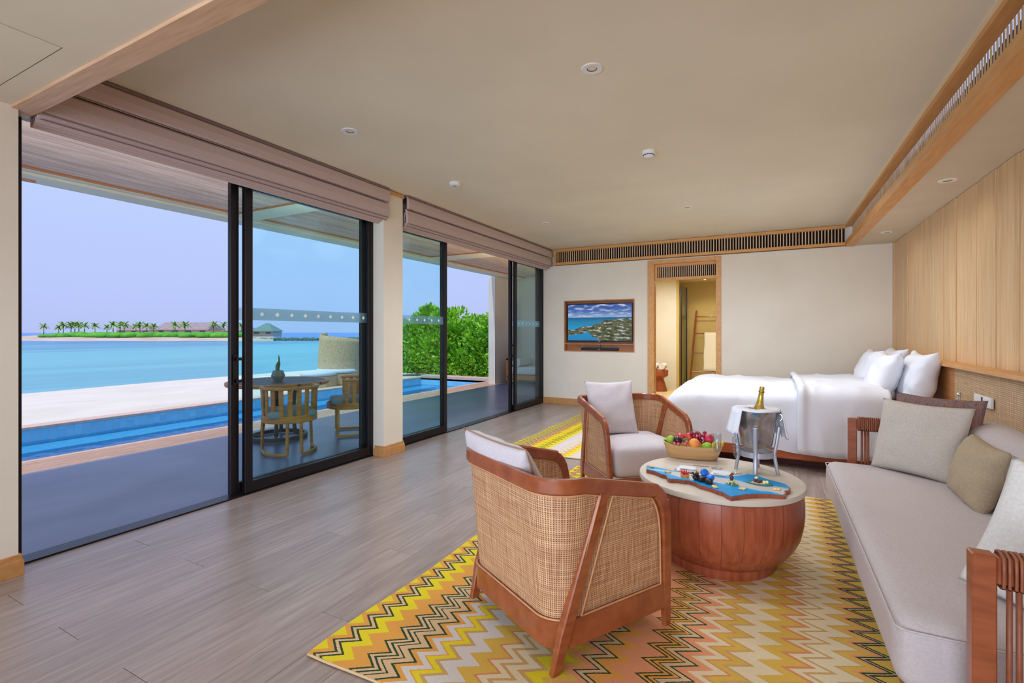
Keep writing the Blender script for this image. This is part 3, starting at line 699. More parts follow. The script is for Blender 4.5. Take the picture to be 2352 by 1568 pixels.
# ================================================================== OUTSIDE
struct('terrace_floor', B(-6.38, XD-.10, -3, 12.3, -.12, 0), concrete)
pd = sgroup('pool_deck'); k = 0
for r in range(4):
    y = -3-.7*r
    while y < 12.0:
        a, c = max(y, -3), min(y+2.6, 12.0)
        if c-a > .1: ob('board', B(-6.94+.14*r+.003, -6.94+.14*(r+1)-.003, a+.002, c-.002, -.10, 0, bev=.003), deck_m, pd)
        y += 2.6
# pool
pl = sgroup('pool_basin'); b = bmesh.new()
box(b, -9.62, -6.94, -3.2, 12.05, -1.25, -1.15); box(b, -9.62, -9.50, -3.2, 12.05, -1.2, -.045); box(b, -7.05, -6.94, -3.2, 12.05, -1.2, -.10)
box(b, -9.5, -7.05, 11.95, 12.05, -1.2, -.02); box(b, -9.5, -7.05, -3.2, -3.1, -1.2, -.1); box(b, -9.50, -8.93, -3.1, 11.95, -1.2, -.27)
ob('basin', b, pool_tile, pl)
b = bmesh.new(); box(b, -9.78, -9.49, -3.2, 12.3, -.045, -.005, bev=.003); box(b, -9.5, -6.9, 11.95, 12.3, -.08, .06, bev=.005); box(b, -7.02, -6.94, -3.2, 12.0, -.1, .0)
ob('coping', b, coping_m, pl)
pw = bmesh.new(); pw.faces.new([pw.verts.new(p) for p in ((-9.5, -3.1, -.22), (-7.02, -3.1, -.22), (-7.02, 11.95, -.22), (-9.5, 11.95, -.22))])
wt = ob('pool_water', pw, pool_water); tag(wt, 'clear blue water of the long lap pool beside the terrace', 'water', kind='stuff')
# sand
b = bmesh.new(); xs_ = [-9.7, -10.5, -12, -14, -17, -20, -22, -23.5, -25, -28, -34, -45]; gr = []
for x in xs_:
    z = -.06 if x > -9.8 else -.06-max(0, (-x-10))*.055
    gr.append([b.verts.new((x+.25*sin(y*.35)*(x < -15), y, z+.02*noise.noise(Vector((x*.3, y*.3, 0))))) for y in range(-60, 101, 4)])
for a, c in zip(gr, gr[1:]):
    for i in range(len(a)-1): b.faces.new((a[i], a[i+1], c[i+1], c[i]))
struct('beach_sand', b, sand_m, smooth=True)
struct('garden_ground', B(-9.7, -3.0, 12.3, 40, -.2, -.04), sand_m)
b = bmesh.new(); vs = [b.verts.new(p) for p in ((-14, -2500, -.8), (-14, 4000, -.8), (-3500, 4000, -.8), (-3500, -2500, -.8))]; b.faces.new(vs)
tag(ob('sea', b, sea_m), 'calm turquoise lagoon between the beach and the far islet', 'sea', kind='stuff')
# terrace end wall and column, roof
struct('wall_terrace', B(-6.4, -3.95, 12.3, 12.45, 0, 2.9), plaster_o)
struct('terrace_column', B(-6.63, -6.43, 11.2, 11.42, 0, 2.85), plaster_o)
struct('wall_terrace_side', B(-6.5, -6.43, 11.42, 12.3, 0, 2.9), plaster_o)
struct('wall_outer', B(XD-.1, -3.3, 8.81, 12.45, 0, 2.9), plaster_o)
rf = sgroup('terrace_roof')
ob('roof_slab', B(-6.55, -3.7, -3, 12.6, 3.0, 3.15), plaster_o, rf)
b = bmesh.new(); box(b, -6.42, -6.12, -3, 12.45, 2.84, 3.0); box(b, -6.12, -6.03, -3, 12.45, 2.865, 3.0)
ob('edge_beam', b, soffit_m, rf)
b = bmesh.new(); box(b, -6.42, -3.98, 3.86, 4.17, 2.862, 3.0); box(b, -6.42, -3.98, 7.88, 8.35, 2.862, 3.0); box(b, -6.42, -3.98, 12.1, 12.3, 2.862, 3.0)
ob('cross_beam', b, soffit_m, rf)
bays = ((-2.9, 3.86), (4.17, 7.88), (8.35, 12.1))
b = bmesh.new()
for a, c in bays: box(b, -6.03, -5.97, a, c, 2.872, 2.92)
for y in (3.83, 4.17, 7.85, 8.35): box(b, -5.97, -4.0, y, y+.03, 2.872, 2.92)
ob('wood_edge', b, orange_w, rf)
for a, c in bays:
    s0 = None
    for i in range(24):
        x = -5.945+.0825*i
        if s0 is None: s0 = ob('slat', B(-.034, .034, a+.03, c-.03, 2.885, 2.915), slat_o, rf); s0.location.x = x
        else: o = s0.copy(); COL.objects.link(o); o.location.x = x
ob('void_panel', B(-6.03, -4.0, -2.9, 12.1, 2.955, 2.96), dark_void, rf)
struct('wall_facade', B(XD-.1, XD-.02, -3, 12.3, 2.70, 3.0), plaster_o)
# ceiling fan outside
fn = thing('ceiling_fan', 'brown blade tip of the terrace ceiling fan at the top left', 'fan', (-5.05, .93, 2.55))
ob('rod', tube(bmesh.new(), [(0, 0, .05), (0, 0, .40)], .015), metal_bk, fn)
ob('motor', lathe(bmesh.new(), [(0, -.05), (.07, -.045), (.09, 0), (.07, .05), (0, .06)], 20), metal_bk, fn, smooth=True)
for k in range(3):
    a = math.radians(94+120*k); b = bmesh.new()
    prism(b, [(.06, -.03), (.3, -.055), (.66, -.05), (.70, -.03), (.71, 0), (.70, .03), (.66, .05), (.3, .055), (.06, .03)], -.008, .008)
    b.transform(Matrix.Rotation(a, 4, 'Z') @ Matrix.Rotation(.12, 4, 'X')); ob('blade', b, M('fan_blade_brown', (128, 84, 66), .5), fn)

# outdoor dining table
t = thing('terrace_table', 'round slatted dark teak table on the terrace behind the glass door', 'table', (-5.66, 4.2, 0))
s0 = None
for i in range(14):
    x = -.60+.086*(i+.5); h = math.sqrt(max(.0, .60**2-(abs(x)-.0)**2)) if abs(x) < .60 else .05
    h = max(h, .1); ob('slat', B(x-.037, x+.037, -h+.035, h-.035, .715, .738, bev=.003), dark_teak, t)
ob('rim', sweep(bmesh.new(), [(.59*cos(a), .59*sin(a), .72) for a in [k*2*PI/48 for k in range(49)]], [(cos(a), sin(a), 0) for a in [k*2*PI/48 for k in range(49)]], rsec(.05, .045, .008), cap=False), dry_teak, t)
for a in (45, 135, 225, 315):
    c, s = cos(math.radians(a)), sin(math.radians(a)); ob('leg', tube(bmesh.new(), [(.2*c, .2*s, .70), (.17*c, .17*s, .3), (.2*c, .2*s, .05)], .024), dark_teak, t)
ob('foot_ring', sweep(bmesh.new(), [(.33*cos(a), .33*sin(a), .03) for a in [k*2*PI/32 for k in range(33)]], [(cos(a), sin(a), 0) for a in [k*2*PI/32 for k in range(33)]], rsec(.04, .05), cap=False), dark_teak, t)
for a in (45, 135, 225, 315):
    c, s = cos(math.radians(a)), sin(math.radians(a)); ob('brace', tube(bmesh.new(), [(.2*c, .2*s, .05), (.33*c, .33*s, .03)], .018), dark_teak, t)
t = thing('cactus_pot', 'faceted grey pot with a small green cactus on the terrace table', 'potted plant', (-5.62, 4.16, .738))
ob('pot', lathe(bmesh.new(), [(0, 0), (.045, 0), (.085, .07), (.06, .14), (.05, .14), (.05, .12), (0, .12)], 6), M('pot_grey', (140, 134, 132), .7), t)
ob('cactus', tube(bmesh.new(), [(-.01, 0, .12), (-.012, 0, .2), (-.005, 0, .25)], [.025, .024, .004]), M('cactus_green', (78, 116, 60), .7), t, smooth=True)
ob('arm', tube(bmesh.new(), [(.01, 0, .16), (.022, 0, .22), (.02, 0, .30), (.012, 0, .34)], [.012, .014, .01, .003]), MATS['cactus_green'], t, smooth=True)
def terrace_chair(label, loc, rz):
    t = thing('terrace_chair', label, 'chair', loc, rz, 'teak tub chairs at the terrace table')
    R = .28
    def arc(z, r=R, a0=-200, a1=20, n=18): return [(r*cos(math.radians(a0+(a1-a0)*i/n)), r*sin(math.radians(a0+(a1-a0)*i/n)), z) for i in range(n+1)]
    def nrm(a0=-200, a1=20, n=18): return [(cos(math.radians(a0+(a1-a0)*i/n)), sin(math.radians(a0+(a1-a0)*i/n)), 0) for i in range(n+1)]
    ob('top_rail', sweep(bmesh.new(), arc(.745, R+.015), nrm(), rsec(.045, .03)), dry_teak, t)
    ob('seat_rail', sweep(bmesh.new(), [(R*cos(k*PI/18), R*sin(k*PI/18), .40) for k in range(37)], [(cos(k*PI/18), sin(k*PI/18), 0) for k in range(37)], rsec(.03, .08), cap=False), dry_teak, t)
    for k in range(12):
        a = math.radians(-200+220*(k+.5)/12); c, s = cos(a), sin(a)
        ob('slat', sweep(bmesh.new(), [(R*c, R*s, .42), ((R+.012)*c, (R+.012)*s, .735)], [(c, s, 0)]*2, rsec(.016, .050, .003)), dry_teak, t)
    for sx in (-1, 1):
        q = [(sx*.07, -R+.01, .40), (sx*.075, -R, .02), (sx*.19, -R+.06, .02), (sx*.27, -.08, .02), (sx*.27, .16, .02), (sx*.26, .16, .38)]
        nn = [(0, -1, 0), (0, -1, 0), (sx*.5, -.8, 0), (sx, 0, 0), (sx, 0, 0), (sx, 0, 0)]
        ob('leg', tube(bmesh.new(), [q[0], q[1]], .018, 4), dry_teak, t); ob('leg', tube(bmesh.new(), [q[4], q[5]], .018, 4), dry_teak, t)
        ob('skid', sweep(bmesh.new(), q[1:5], nn[1:5], rsec(.03, .03)), dry_teak, t)
    ob('seat', softbox(.50, .50, .09, .04, 6, puff=.01, c=(0, 0, .455)), M('outdoor_cushion_grey', (140, 150, 160), .9), t, smooth=True)
terrace_chair('golden teak tub chair at the terrace table, its slatted back to the glass', (-4.90, 3.78, 0), math.radians(62))
terrace_chair('golden teak tub chair right of the terrace table, partly behind the door frame', (-5.06, 4.84, 0), math.radians(140))
# hooded wicker lounger
t = thing('hooded_lounger', 'woven wicker high-hooded lounge chair on the sand past the pool', 'lounge chair', (-10.4, 9.55, -.07), math.radians(20))
b = bmesh.new(); rings = []
for i in range(15):
    a = math.radians(-115+230*i/14); row = []
    for k in range(10):
        f = k/9; r = .60*(1-.08*f*f); z = .25+(1.20-.32*abs(a)**1.5*.35)*f
        z = .25+(1.18-.20*(i/14))*f; row.append(b.verts.new((r*sin(a), -r*cos(a)*.9*(1-.1*f)+.1, z)))
    rings.append(row)
for a, c in zip(rings, rings[1:]):
    for k in range(9): b.faces.new((a[k], a[k+1], c[k+1], c[k]))
solid(b, geom=b.faces[:], thickness=.03)
ob('hood', b, wicker_o, t, smooth=True)
ob('seat_base', lathe(bmesh.new(), [(0, 0), (.5, 0), (.62, .1), (.62, .34), (0, .36)], 24), wicker_o, t)
ob('seat_cushion', lathe(bmesh.new(), [(0, .36), (.56, .36), (.58, .40), (.54, .46), (0, .47)], 24), M('cushion_outdoor_pale', (206, 212, 224), .9), t, smooth=True)
t = thing('wicker_ottoman', 'low wicker footstool with a pale pad in front of the hooded lounger', 'footstool', (-10.35, 8.85, -.07))
ob('base', lathe(bmesh.new(), [(0, 0), (.4, 0), (.45, .05), (.45, .32), (0, .33)], 20), wicker_o, t)
ob('pad', lathe(bmesh.new(), [(0, .33), (.44, .33), (.46, .37), (.42, .43), (0, .45)], 20), MATS['cushion_outdoor_pale'], t, smooth=True)
# daybed at terrace end
t = thing('terrace_daybed', 'wooden daybed with pale cushions at the far end of the terrace', 'daybed', (-5.2, 11.85, 0))
b = bmesh.new(); box(b, -1.0, 1.0, -.4, .4, .12, .24, bev=.01)
for x in (-.95, .95):
    for y in (-.35, .35): box(b, x-.04, x+.04, y-.04, y+.04, 0, .13)
ob('frame', b, dry_teak, t)
for sx in (-1, 1):
    b = bmesh.new(); box(b, sx*1.0-.03, sx*1.0+.03, -.4, -.33, .1, .68); box(b, sx*1.0-.03, sx*1.0+.03, .33, .4, .1, .68); box(b, sx*1.0-.03, sx*1.0+.03, -.4, .4, .62, .68, bev=.005)
    ob('arm', b, dry_teak, t)
ob('mattress', softbox(1.9, .76, .2, .05, 8, c=(0, 0, .35)), fab_white, t, smooth=True)
tag(ob('bolster', tube(bmesh.new(), [(-5.95, 11.5, .57), (-5.95, 12.15, .57)], .12, 20), fab_white, smooth=True, auto=40), 'round white bolster at the left end of the terrace daybed', 'cushion')
for i, x in enumerate((-5.0, -4.55)):
    o = ob('cushion', pillow(.5, .45, .16, 12, seed=i), fab_white, smooth=True); o.location = (x, 12.08, .66); o.rotation_euler = (-.2, 0, 0)
    tag(o, ('white square cushion on the middle of the terrace daybed', 'white square cushion at the right of the terrace daybed')[i], 'cushion', 'white cushions on the daybed')

# shrubs behind the pool
def shrub(label, x, y, h, rad, n, seed, size=.115):
    rnd = random.Random(seed); t = thing('beach_shrub', label, 'shrub', (x, y, -.05), 0, 'leafy shrubs beyond the pool')
    V, Fc = [], []
    lobes = [(rnd.uniform(-.55, .55)*rad, rnd.uniform(-.4, .4)*rad, h*rnd.uniform(.35, .85), rnd.uniform(.35, .6)*rad) for _ in range(9)]+[(0, 0, h*.8, .35*rad), (rad*.2, 0, h*.35, rad*.8), (-rad*.3, 0, h*.3, rad*.75)]
    for i in range(n):
        lx, ly, lz, lr = rnd.choice(lobes) if i % 3 else (rnd.uniform(-.8, .8)*rad, rnd.uniform(-.4, .2), rnd.uniform(.1, .55)*h, .4*rad); d = Vector((rnd.gauss(0, 1), rnd.gauss(0, 1), rnd.gauss(0, 1))).normalized()
        p = Vector((lx, ly, lz))+d*lr*rnd.uniform(.6, 1.05); p.z = max(.12, min(h*1.02, p.z))
        up = (d+Vector((rnd.uniform(-.6, .6), rnd.uniform(-.6, .6), rnd.uniform(.1, .9)))).normalized(); side = up.cross(Vector((rnd.uniform(-1, 1), rnd.uniform(-1, 1), rnd.uniform(-1, 1)))).normalized()
        nn = up.cross(side); L = size*rnd.uniform(.8, 1.5); wd = L*.62; k = len(V)
        V += [p, p+up*L*.5+side*wd*.5+nn*L*.06, p+up*L, p+up*L*.5-side*wd*.5+nn*L*.06]; Fc += [(k, k+1, k+2), (k, k+2, k+3)]
    me = bpy.data.meshes.new('foliage'); me.from_pydata([tuple(v) for v in V], [], Fc); o = ob('foliage', me, leaf_m, t); o['kind'] = 'stuff'
    b = bmesh.new()
    for i in range(9):
        lx, ly, lz, lr = lobes[i]; tube(b, [(lx*.2, ly*.2, 0), (lx*.6+rnd.uniform(-.1, .1), ly*.6, lz*.5), (lx, ly, lz)], [.02, .014, .006], 5)
    ob('branch', b, stem_m, t)['kind'] = 'stuff'
for i, (x, y, h, r_, n, lb) in enumerate([
    (-11.0, 13.3, 1.75, 1.0, 2600, 'low green leafy shrub at the left end of the hedge beside the pier'),
    (-10.2, 13.4, 2.55, .85, 3000, 'tallest green leafy shrub of the hedge, seen through the tinted glass'),
    (-9.35, 13.2, 2.35, .8, 2800, 'green leafy shrub right of the black door post'),
    (-8.6, 13.1, 1.85, .8, 2600, 'green leafy shrub in the middle of the open gap'),
    (-7.85, 13.0, 1.95, .85, 2800, 'green leafy shrub against the white terrace column'),
    (-7.1, 13.3, 1.8, .7, 1600, 'green leafy shrub half hidden behind the white terrace column')]):
    shrub(lb, x, y, h, r_, int(n*1.9), 11+i)
def frond(b, ang, L, rise, droop, wd, n=7, base=(0, 0, 0)):
    c, s = cos(ang), sin(ang); pts = []
    for k in range(n+1):
        f = k/n; pts.append((Vector((c*L*f, s*L*f, rise*f*L-droop*L*f*f))+Vector(base), wd*(sin(PI*min(1, .12+f*.88)))**.7))
    side = Vector((-s, c, 0)); rows = []
    for p, ww in pts: rows.append((b.verts.new(p-side*ww-Vector((0, 0, ww*.5))), b.verts.new(p), b.verts.new(p+side*ww-Vector((0, 0, ww*.5)))))
    for a, q in zip(rows, rows[1:]): b.faces.new((a[0], a[1], q[1], q[0])); b.faces.new((a[1], a[2], q[2], q[1]))
for i, (x, y, lb) in enumerate(((-9.0, 15.0, 'yellowing palm fronds above the hedge at left of the open gap'), (-8.2, 14.9, 'upright yellow palm fronds above the hedge near the column'))):
    t = thing('garden_palm', lb, 'palm', (x, y, -.05)); ob('trunk', tube(bmesh.new(), [(0, 0, 0), (.05, 0, 1.2)], [.09, .06]), stem_m, t)
    for k in range(8):
        b = bmesh.new(); frond(b, k*PI/4+i, .8, 1.3-.12*(k % 3)*2, .7, .09, base=(.05, 0, 1.2)); ob('frond', b, leaf_y, t)

# ---------------------------------------------------------------- the islet
def isl(px, dist, z=0):                         # bearing given as tangent across the view, distance in metres
    th = math.radians(27.86); a = px; return (dist*(-sin(th)+a*cos(th)), dist*(cos(th)+a*sin(th)), z)
def A(u): return (u-1176)/1120
b = bmesh.new(); rows = []
for u in range(-140, 640, 12):
    f = min(1, max(0, (u-20)/60.)); row = []
    for k, (dd, zz) in enumerate(((118, -1.0), (122, -.75), (127, -.35), (140, .1), (190, .15))):
        x, y, _ = isl(A(u), dd+2*sin(u*.03)); row.append(b.verts.new((x, y, zz if zz < -.5 else -.85+(zz+.85)*(.35+.65*f))))
    rows.append(row)
for a, c in zip(rows, rows[1:]):
    for k in range(4): b.faces.new((a[k], a[k+1], c[k+1], c[k]))
struct('islet_ground', b, isle_sand, smooth=True)
b = bmesh.new(); rnd = random.Random(5)
for u in range(96, 566, 3):
    for _ in range(2):
        d = rnd.uniform(136, 150); x, y, _z = isl(A(u+rnd.uniform(-2, 2)), d); r = rnd.uniform(.8, 1.4)*min(1, (u-80)/130+.35)
        g = bmesh.ops.create_icosphere(b, subdivisions=2, radius=r)
        for v in g['verts']: v.co = Vector((x+v.co.x*1.7, y+v.co.y*1.7, .2+max(-.2, v.co.z*.95+.25*noise.noise(v.co*2+Vector((x, y, 0))))))
tag(ob('islet_hedge', b, hedge_m, smooth=True), 'long low bright green scrub along the islet shore', 'hedge', kind='stuff')
def house(name, label, u0, u1, dist, dep, zw, zr, roofm, hip=0):
    x0, y0, _ = isl(A(u0), dist); x1, y1, _ = isl(A(u1), dist); L = math.hypot(x1-x0, y1-y0); rz = math.atan2(y1-y0, x1-x0)
    t = thing(name, label, 'building', ((x0+x1)/2, (y0+y1)/2, 0), rz)
    b = bmesh.new(); box(b, -L/2+.5, L/2-.5, .5, dep-.5, 0, zw); ob('wall', b, M('islet_wall', (196, 178, 170), .9), t)
    b = bmesh.new(); h = hip*dep/2
    lo = [b.verts.new(p) for p in ((-L/2, -.2, zw-.3), (L/2, -.2, zw-.3), (L/2, dep+.2, zw-.3), (-L/2, dep+.2, zw-.3))]; rr = [b.verts.new((-L/2+h, dep/2, zr)), b.verts.new((L/2-h, dep/2, zr))]
    b.faces.new((lo[0], lo[1], rr[1], rr[0])); b.faces.new((lo[2], lo[3], rr[0], rr[1])); b.faces.new((lo[1], lo[2], rr[1])); b.faces.new((lo[3], lo[0], rr[0])); b.faces.new(lo[::-1])
    ob('roof', b, roofm, t)
    n = max(2, int(L/4)); w0 = None
    for i in range(n):
        x = -L/2+L*(i+.5)/n
        if w0 is None: w0 = ob('window', B(-.8, .8, .42, .5, .9, zw-.6), M('islet_window', (84, 84, 120), .4), t); w0.location = (x, 0, 0)
        else: o = w0.copy(); COL.objects.link(o); o.location = (x, 0, 0)
house('islet_villa', 'long grey-roofed villa in the middle of the islet behind palms', 352, 478, 160, 9, 2.5, 4.7, thatch_m, .15)
house('islet_villa', 'low grey-roofed villa wing at the left of the long villa', 262, 345, 174, 9, 2.4, 4.1, thatch_m, .3)
house('islet_villa', 'grey-roofed villa at the right, mostly behind the black door frame', 505, 570, 182, 8, 2.3, 3.9, thatch_m, .4)
house('islet_hut', 'pale hut with a hipped greenish roof at the islet end', 574, 628, 150, 7, 2.0, 4.3, grass_roof, .9)
def palm(label, u, dist, h, first=None):
    x, y, _ = isl(A(u), dist)
    if first is not None:
        c = clone(first, loc=(x, y, .1), rz=random.uniform(0, 6), label=label); s = h/4.1; c.scale = (s, s, s); return c
    t = thing('islet_palm', label, 'palm', (x, y, .1), 0, 'coconut palms on the islet')
    ob('trunk', tube(bmesh.new(), [(0, 0, 0), (.15, 0, 1.5), (.1, .05, 3.1)], [.13, .1, .08], 6), M('palm_trunk', (150, 120, 96), .8), t)
    for k in range(15):
        b = bmesh.new(); a = k*2*PI/15+.3*(k % 2); up = (1.5, .75, .2)[k % 3]; frond(b, a, (1.25, 1.6, 1.7)[k % 3], up, (.7, .8, .75)[k % 3], .24, 6, (.1, .05, 3.0)); ob('frond', b, palm_g, t)
    s = h/4.1; t.scale = (s, s, s); return t
specs = [(100, 4.1, 'lone palm at the left tip of the islet'), (136, 3.6, 'smallest palm at the left of the left palm row'), (146, 4.6, 'first tall palm of the left palm row'), (162, 4.5, 'second tall palm of the left palm row'), (171, 4.7, 'third tall palm of the left palm row'), (180, 4.5, 'fourth palm of the left palm row'), (194, 4.4, 'rightmost palm of the left palm row'),
    (217, 4.3, 'slim lone palm right of the left palm row'), (247, 3.7, 'short palm at the left of the low villa wing'), (261, 4.8, 'tall slim palm before the low villa wing'), (276, 4.6, 'left one of the two bushy palms before the low villa wing'), (286, 4.7, 'right one of the two bushy palms before the low villa wing'), (311, 4.0, 'palm at the left of the trio left of the long roof'), (320, 4.6, 'tallest palm of the trio left of the long roof'), (336, 4.3, 'palm at the right of the trio left of the long roof'), (354, 4.1, 'small palm before the left end of the long roof'),
    (403, 4.6, 'left palm of the pair before the long roof'), (424, 4.7, 'right palm of the pair before the long roof'), (492, 4.7, 'palm right after the gable of the long villa'), (514, 4.6, 'palm just left of the black door frame'), (555, 4.3, 'palm seen between the two black door stiles')]
P0 = None
for u, h, lb in specs:
    p = palm(lb, u, 146+random.uniform(-3, 3), h, P0)
    if P0 is None: P0 = p
b = bmesh.new(); rnd = random.Random(9)
for i in range(420):
    u = rnd.uniform(560, 1010); x, y, _ = isl(A(u), 132+rnd.uniform(-4, 4)); r = rnd.uniform(.5, 1.0)
    g = bmesh.ops.create_icosphere(b, subdivisions=1, radius=r)
    for v in g['verts']: v.co = Vector((x+v.co.x*1.6, y+v.co.y*1.3, -.7+v.co.z*.75+.3*noise.noise(v.co*3+Vector((x, 0, 0)))))
tag(ob('breakwater', b, rock_m), 'long low rock breakwater running right from the islet hut', 'breakwater', kind='stuff')

# ================================================================== FURNITURE
# rugs
def rug(name, label, x0, x1, y0, y1, mat, seed):
    t = thing(name, label, 'rug', ((x0+x1)/2, (y0+y1)/2, 0))
    b = bmesh.new(); nx, ny = int((x1-x0)/.05), int((y1-y0)/.05); g = []
    def zz(x, y): return .009+.0035*noise.noise(Vector((x*2.2+seed, y*2.2, 0)))+.002*noise.noise(Vector((x*7, y*7, seed)))
    for i in range(nx+1):
        r = []
        for j in range(ny+1):
            x = x0+(x1-x0)*i/nx; y = y0+(y1-y0)*j/ny
            if j in (0, ny): y += .006*sin(x*9+seed)
            if i in (0, nx): x += .008*sin(y*6+seed)
            r.append(b.verts.new((x, y, zz(x, y))))
        g.append(r)
    for i in range(nx):
        for j in range(ny): b.faces.new((g[i][j], g[i+1][j], g[i+1][j+1], g[i][j+1]))
    edge = [(x0+(x1-x0)*i/60, y0+.006*sin((x0+(x1-x0)*i/60)*9+seed), .006) for i in range(61)]
    r = solid(b, geom=b.faces[:], thickness=.006)
    o = ob('weave', b, mat, None, smooth=True, auto=40)          # pattern follows world position: keep the mesh in place
    o.parent = t; o.matrix_parent_inverse = INV[t.name]
    for k, ye in ((0, y0), (1, y1)):
        ob('bound_edge', tube(bmesh.new(), [(p[0], p[1]-y0+ye+(-.003 if k == 0 else .003), .0085) for p in edge], .0055, 6), M('rug_edge_tan', (206, 176, 130), .95), t, world=True, smooth=True)
    return t
rug('zigzag_rug', 'large flat-woven zigzag rug in gold, orange and green under the seating group', -1.73, .60, 1.43, 4.70, rug1_m, 1)
rug('zigzag_rug', 'yellow and white zigzag rug lying at the foot of the bed', -2.78, -1.12, 4.98, 7.95, rug2_m, 4)

# cane armchairs
def armchair(label, loc, rz):
    t = thing('cane_armchair', label, 'armchair', loc, rz, 'cane armchairs at the coffee table')
    hx, yb, yf, R = .345, -.335, .31, .11
    def U(s):
        m = s > 2.5
        if m: s = 5-s
        if s <= 1: p, n = (hx, yf+(yb+R-yf)*s), (1, 0)
        elif s <= 2: a = -(s-1)*PI/2; p, n = (hx-R+R*cos(a), yb+R+R*sin(a)), (cos(a), sin(a))
        else: p, n = ((hx-R)*(1-(s-2)*2), yb), (0, -1)
        if m: p, n = (-p[0], p[1]), (-n[0], n[1])
        return p, n
    def zr(s):
        s = min(s, 5-s); return .628+.128*min(1, s)**.95 if s < 1 else .756
    def P(s, z, off=0):
        (x, y), (a, b) = U(s); s2 = min(s, 5-s); f = (z-.2)/.556; fl = (.022+.026*min(1, s2))*f+off
        return Vector((x+a*fl, y+b*fl, z)), Vector((a, b, 0))
    # base rail
    ss = [.0+5*k/60 for k in range(61)]; ss[0], ss[-1] = 0, 5
    pr = [P(s, .145) for s in ss]
    br_ = ob('base_rail', sweep(bmesh.new(), [p for p, n in pr], [n for p, n in pr], rsec(.034, .115, .006)), teak_y, t, smooth=True, auto=35)
    ob('base_rail', B(-hx+.01, hx-.01, yf-.014, yf+.018, .088, .2, bev=.004), teak_y, t)
    pr = [P(s, .128, .0175) for s in [.97+3.06*k/40 for k in range(41)]]
    ob('groove_line', sweep(bmesh.new(), [p for p, n in pr], [n for p, n in pr], [(-.001, -.0015), (.0008, -.0015), (.0008, .0015), (-.001, .0015)]), M('groove_dark', (92, 44, 24), .6), br_)
    # top rail
    sr = [.17+4.66*k/70 for k in range(71)]; pts, nn = [], []
    front = [(hx+.022, .268, .585), (hx+.022, .255, .612), (hx+.023, .236, .632), (hx+.0235, .222, .640)]
    pts = [Vector(p) for p in front]; nn = [Vector((1, 0, 0))]*4
    for s in sr:
        p, n = P(s, zr(s)-.004); pts.append(p); nn.append(n)
    for p in front[::-1]: pts.append(Vector((-p[0], p[1], p[2]))); nn.append(Vector((-1, 0, 0)))
    ob('top_rail', sweep(bmesh.new(), pts, nn, rsec(.034, .060, .007)), teak_y, t, smooth=True, auto=30)
    for sx in (1, -1):
        q = [(sx*(hx+.022), .270, .59), (sx*(hx+.020), .288, .52), (sx*(hx+.010), .305, .32), (sx*hx, .315, .16), (sx*hx, .322, 0)]
        ob('leg', sweep(bmesh.new(), q, [(sx, 0, 0)]*5, rsec(.034, .056, .006), scale=[1, 1, .96, .92, .72]), teak, t, smooth=True, auto=30)
        q = [(sx*(hx+.031), -.105, .70), (sx*(hx+.021), -.165, .52), (sx*(hx+.010), -.238, .30), (sx*(hx+.002), -.283, .16), (sx*(hx-.008), -.325, 0)]
        ob('leg', sweep(bmesh.new(), q, [(sx, 0, 0)]*5, rsec(.036, .056, .005), scale=[1.05, 1, 1, 1, .72]), teak, t, smooth=True, auto=30)
    # cane panels
    def panel(sa, sb, nu=24, nv=14, name='cane_panel'):
        b = bmesh.new(); uvl = b.loops.layers.uv.new('UVMap'); g = []
        for i in range(nu+1):
            r = []
            for j in range(nv+1):
                v = j/nv; a, c = sa(v), sb(v); s = a+(c-a)*i/nu; zt = zr(s)-.02; z = .195+(zt-.195)*v
                p, n = P(s, z, -.002); ds = s if s < 1 else (1+(s-1)*.33 if s < 2 else (1.33+(s-2)*.88 if s < 3 else (2.2+(s-3)*.33 if s < 4 else 2.53+(s-4))))
                r.append((b.verts.new(p), (ds*.535, z)))
            g.append(r)
        for i in range(nu):
            for j in range(nv):
                q = (g[i][j], g[i+1][j], g[i+1][j+1], g[i][j+1]); f = b.faces.new([x[0] for x in q])
                for l, x in zip(f.loops, q): l[uvl].uv = x[1]
        r = solid(b, geom=b.faces[:], thickness=.006)
        o = ob(name, b, cane, t, smooth=True, auto=60)
        pan = o
        bd = bmesh.new(); loop = []
        def pt(s, v, off=.010): z = .208+(zr(s)-.040-.208)*v; return P(s, z, off)[0]
        e = .035
        def sA(v): return sa(v)+(e if sa(v) < sb(v) else -e)
        def sB(v): return sb(v)-(e if sa(v) < sb(v) else -e)
        loop += [pt(sA(0)+(sB(0)-sA(0))*i/nu, 0) for i in range(nu+1)]+[pt(sB(j/nv), j/nv) for j in range(1, nv+1)]
        loop += [pt(sB(1)+(sA(1)-sB(1))*i/nu, 1) for i in range(1, nu+1)]+[pt(sA(1-j/nv), 1-j/nv) for j in range(1, nv+1)]
        ob('bead', tube(bd, loop, .0042, 6, cap=False), bead_m, pan, smooth=True)
    st_b, st_t = 1.02, .76
    lerp = lambda a, c, v: a+(c-a)*v
    panel(lambda v: lerp(st_b, st_t, v)+.03, lambda v: 5-lerp(st_b, st_t, v)-.03, nu=60)
    panel(lambda v: .035+.055*v+.10*v**8, lambda v: lerp(st_b, st_t, v)-.03)
    panel(lambda v: 5-(.035+.055*v+.10*v**8), lambda v: 5-lerp(st_b, st_t, v)+.03)
    ob('seat_cushion', softbox(.628, .62, .25, .055, 12, puff=.022, amp=.003, nsc=6, c=(0, .012, .322)), fab_seat, t, smooth=True)
    return t
armchair('cane armchair in the foreground, seen from behind', (-.885, 2.232, .012), math.radians(-29.7))
armchair('cane armchair beyond the coffee table, facing the camera', (-1.045, 4.209, .012), math.radians(-139.5))
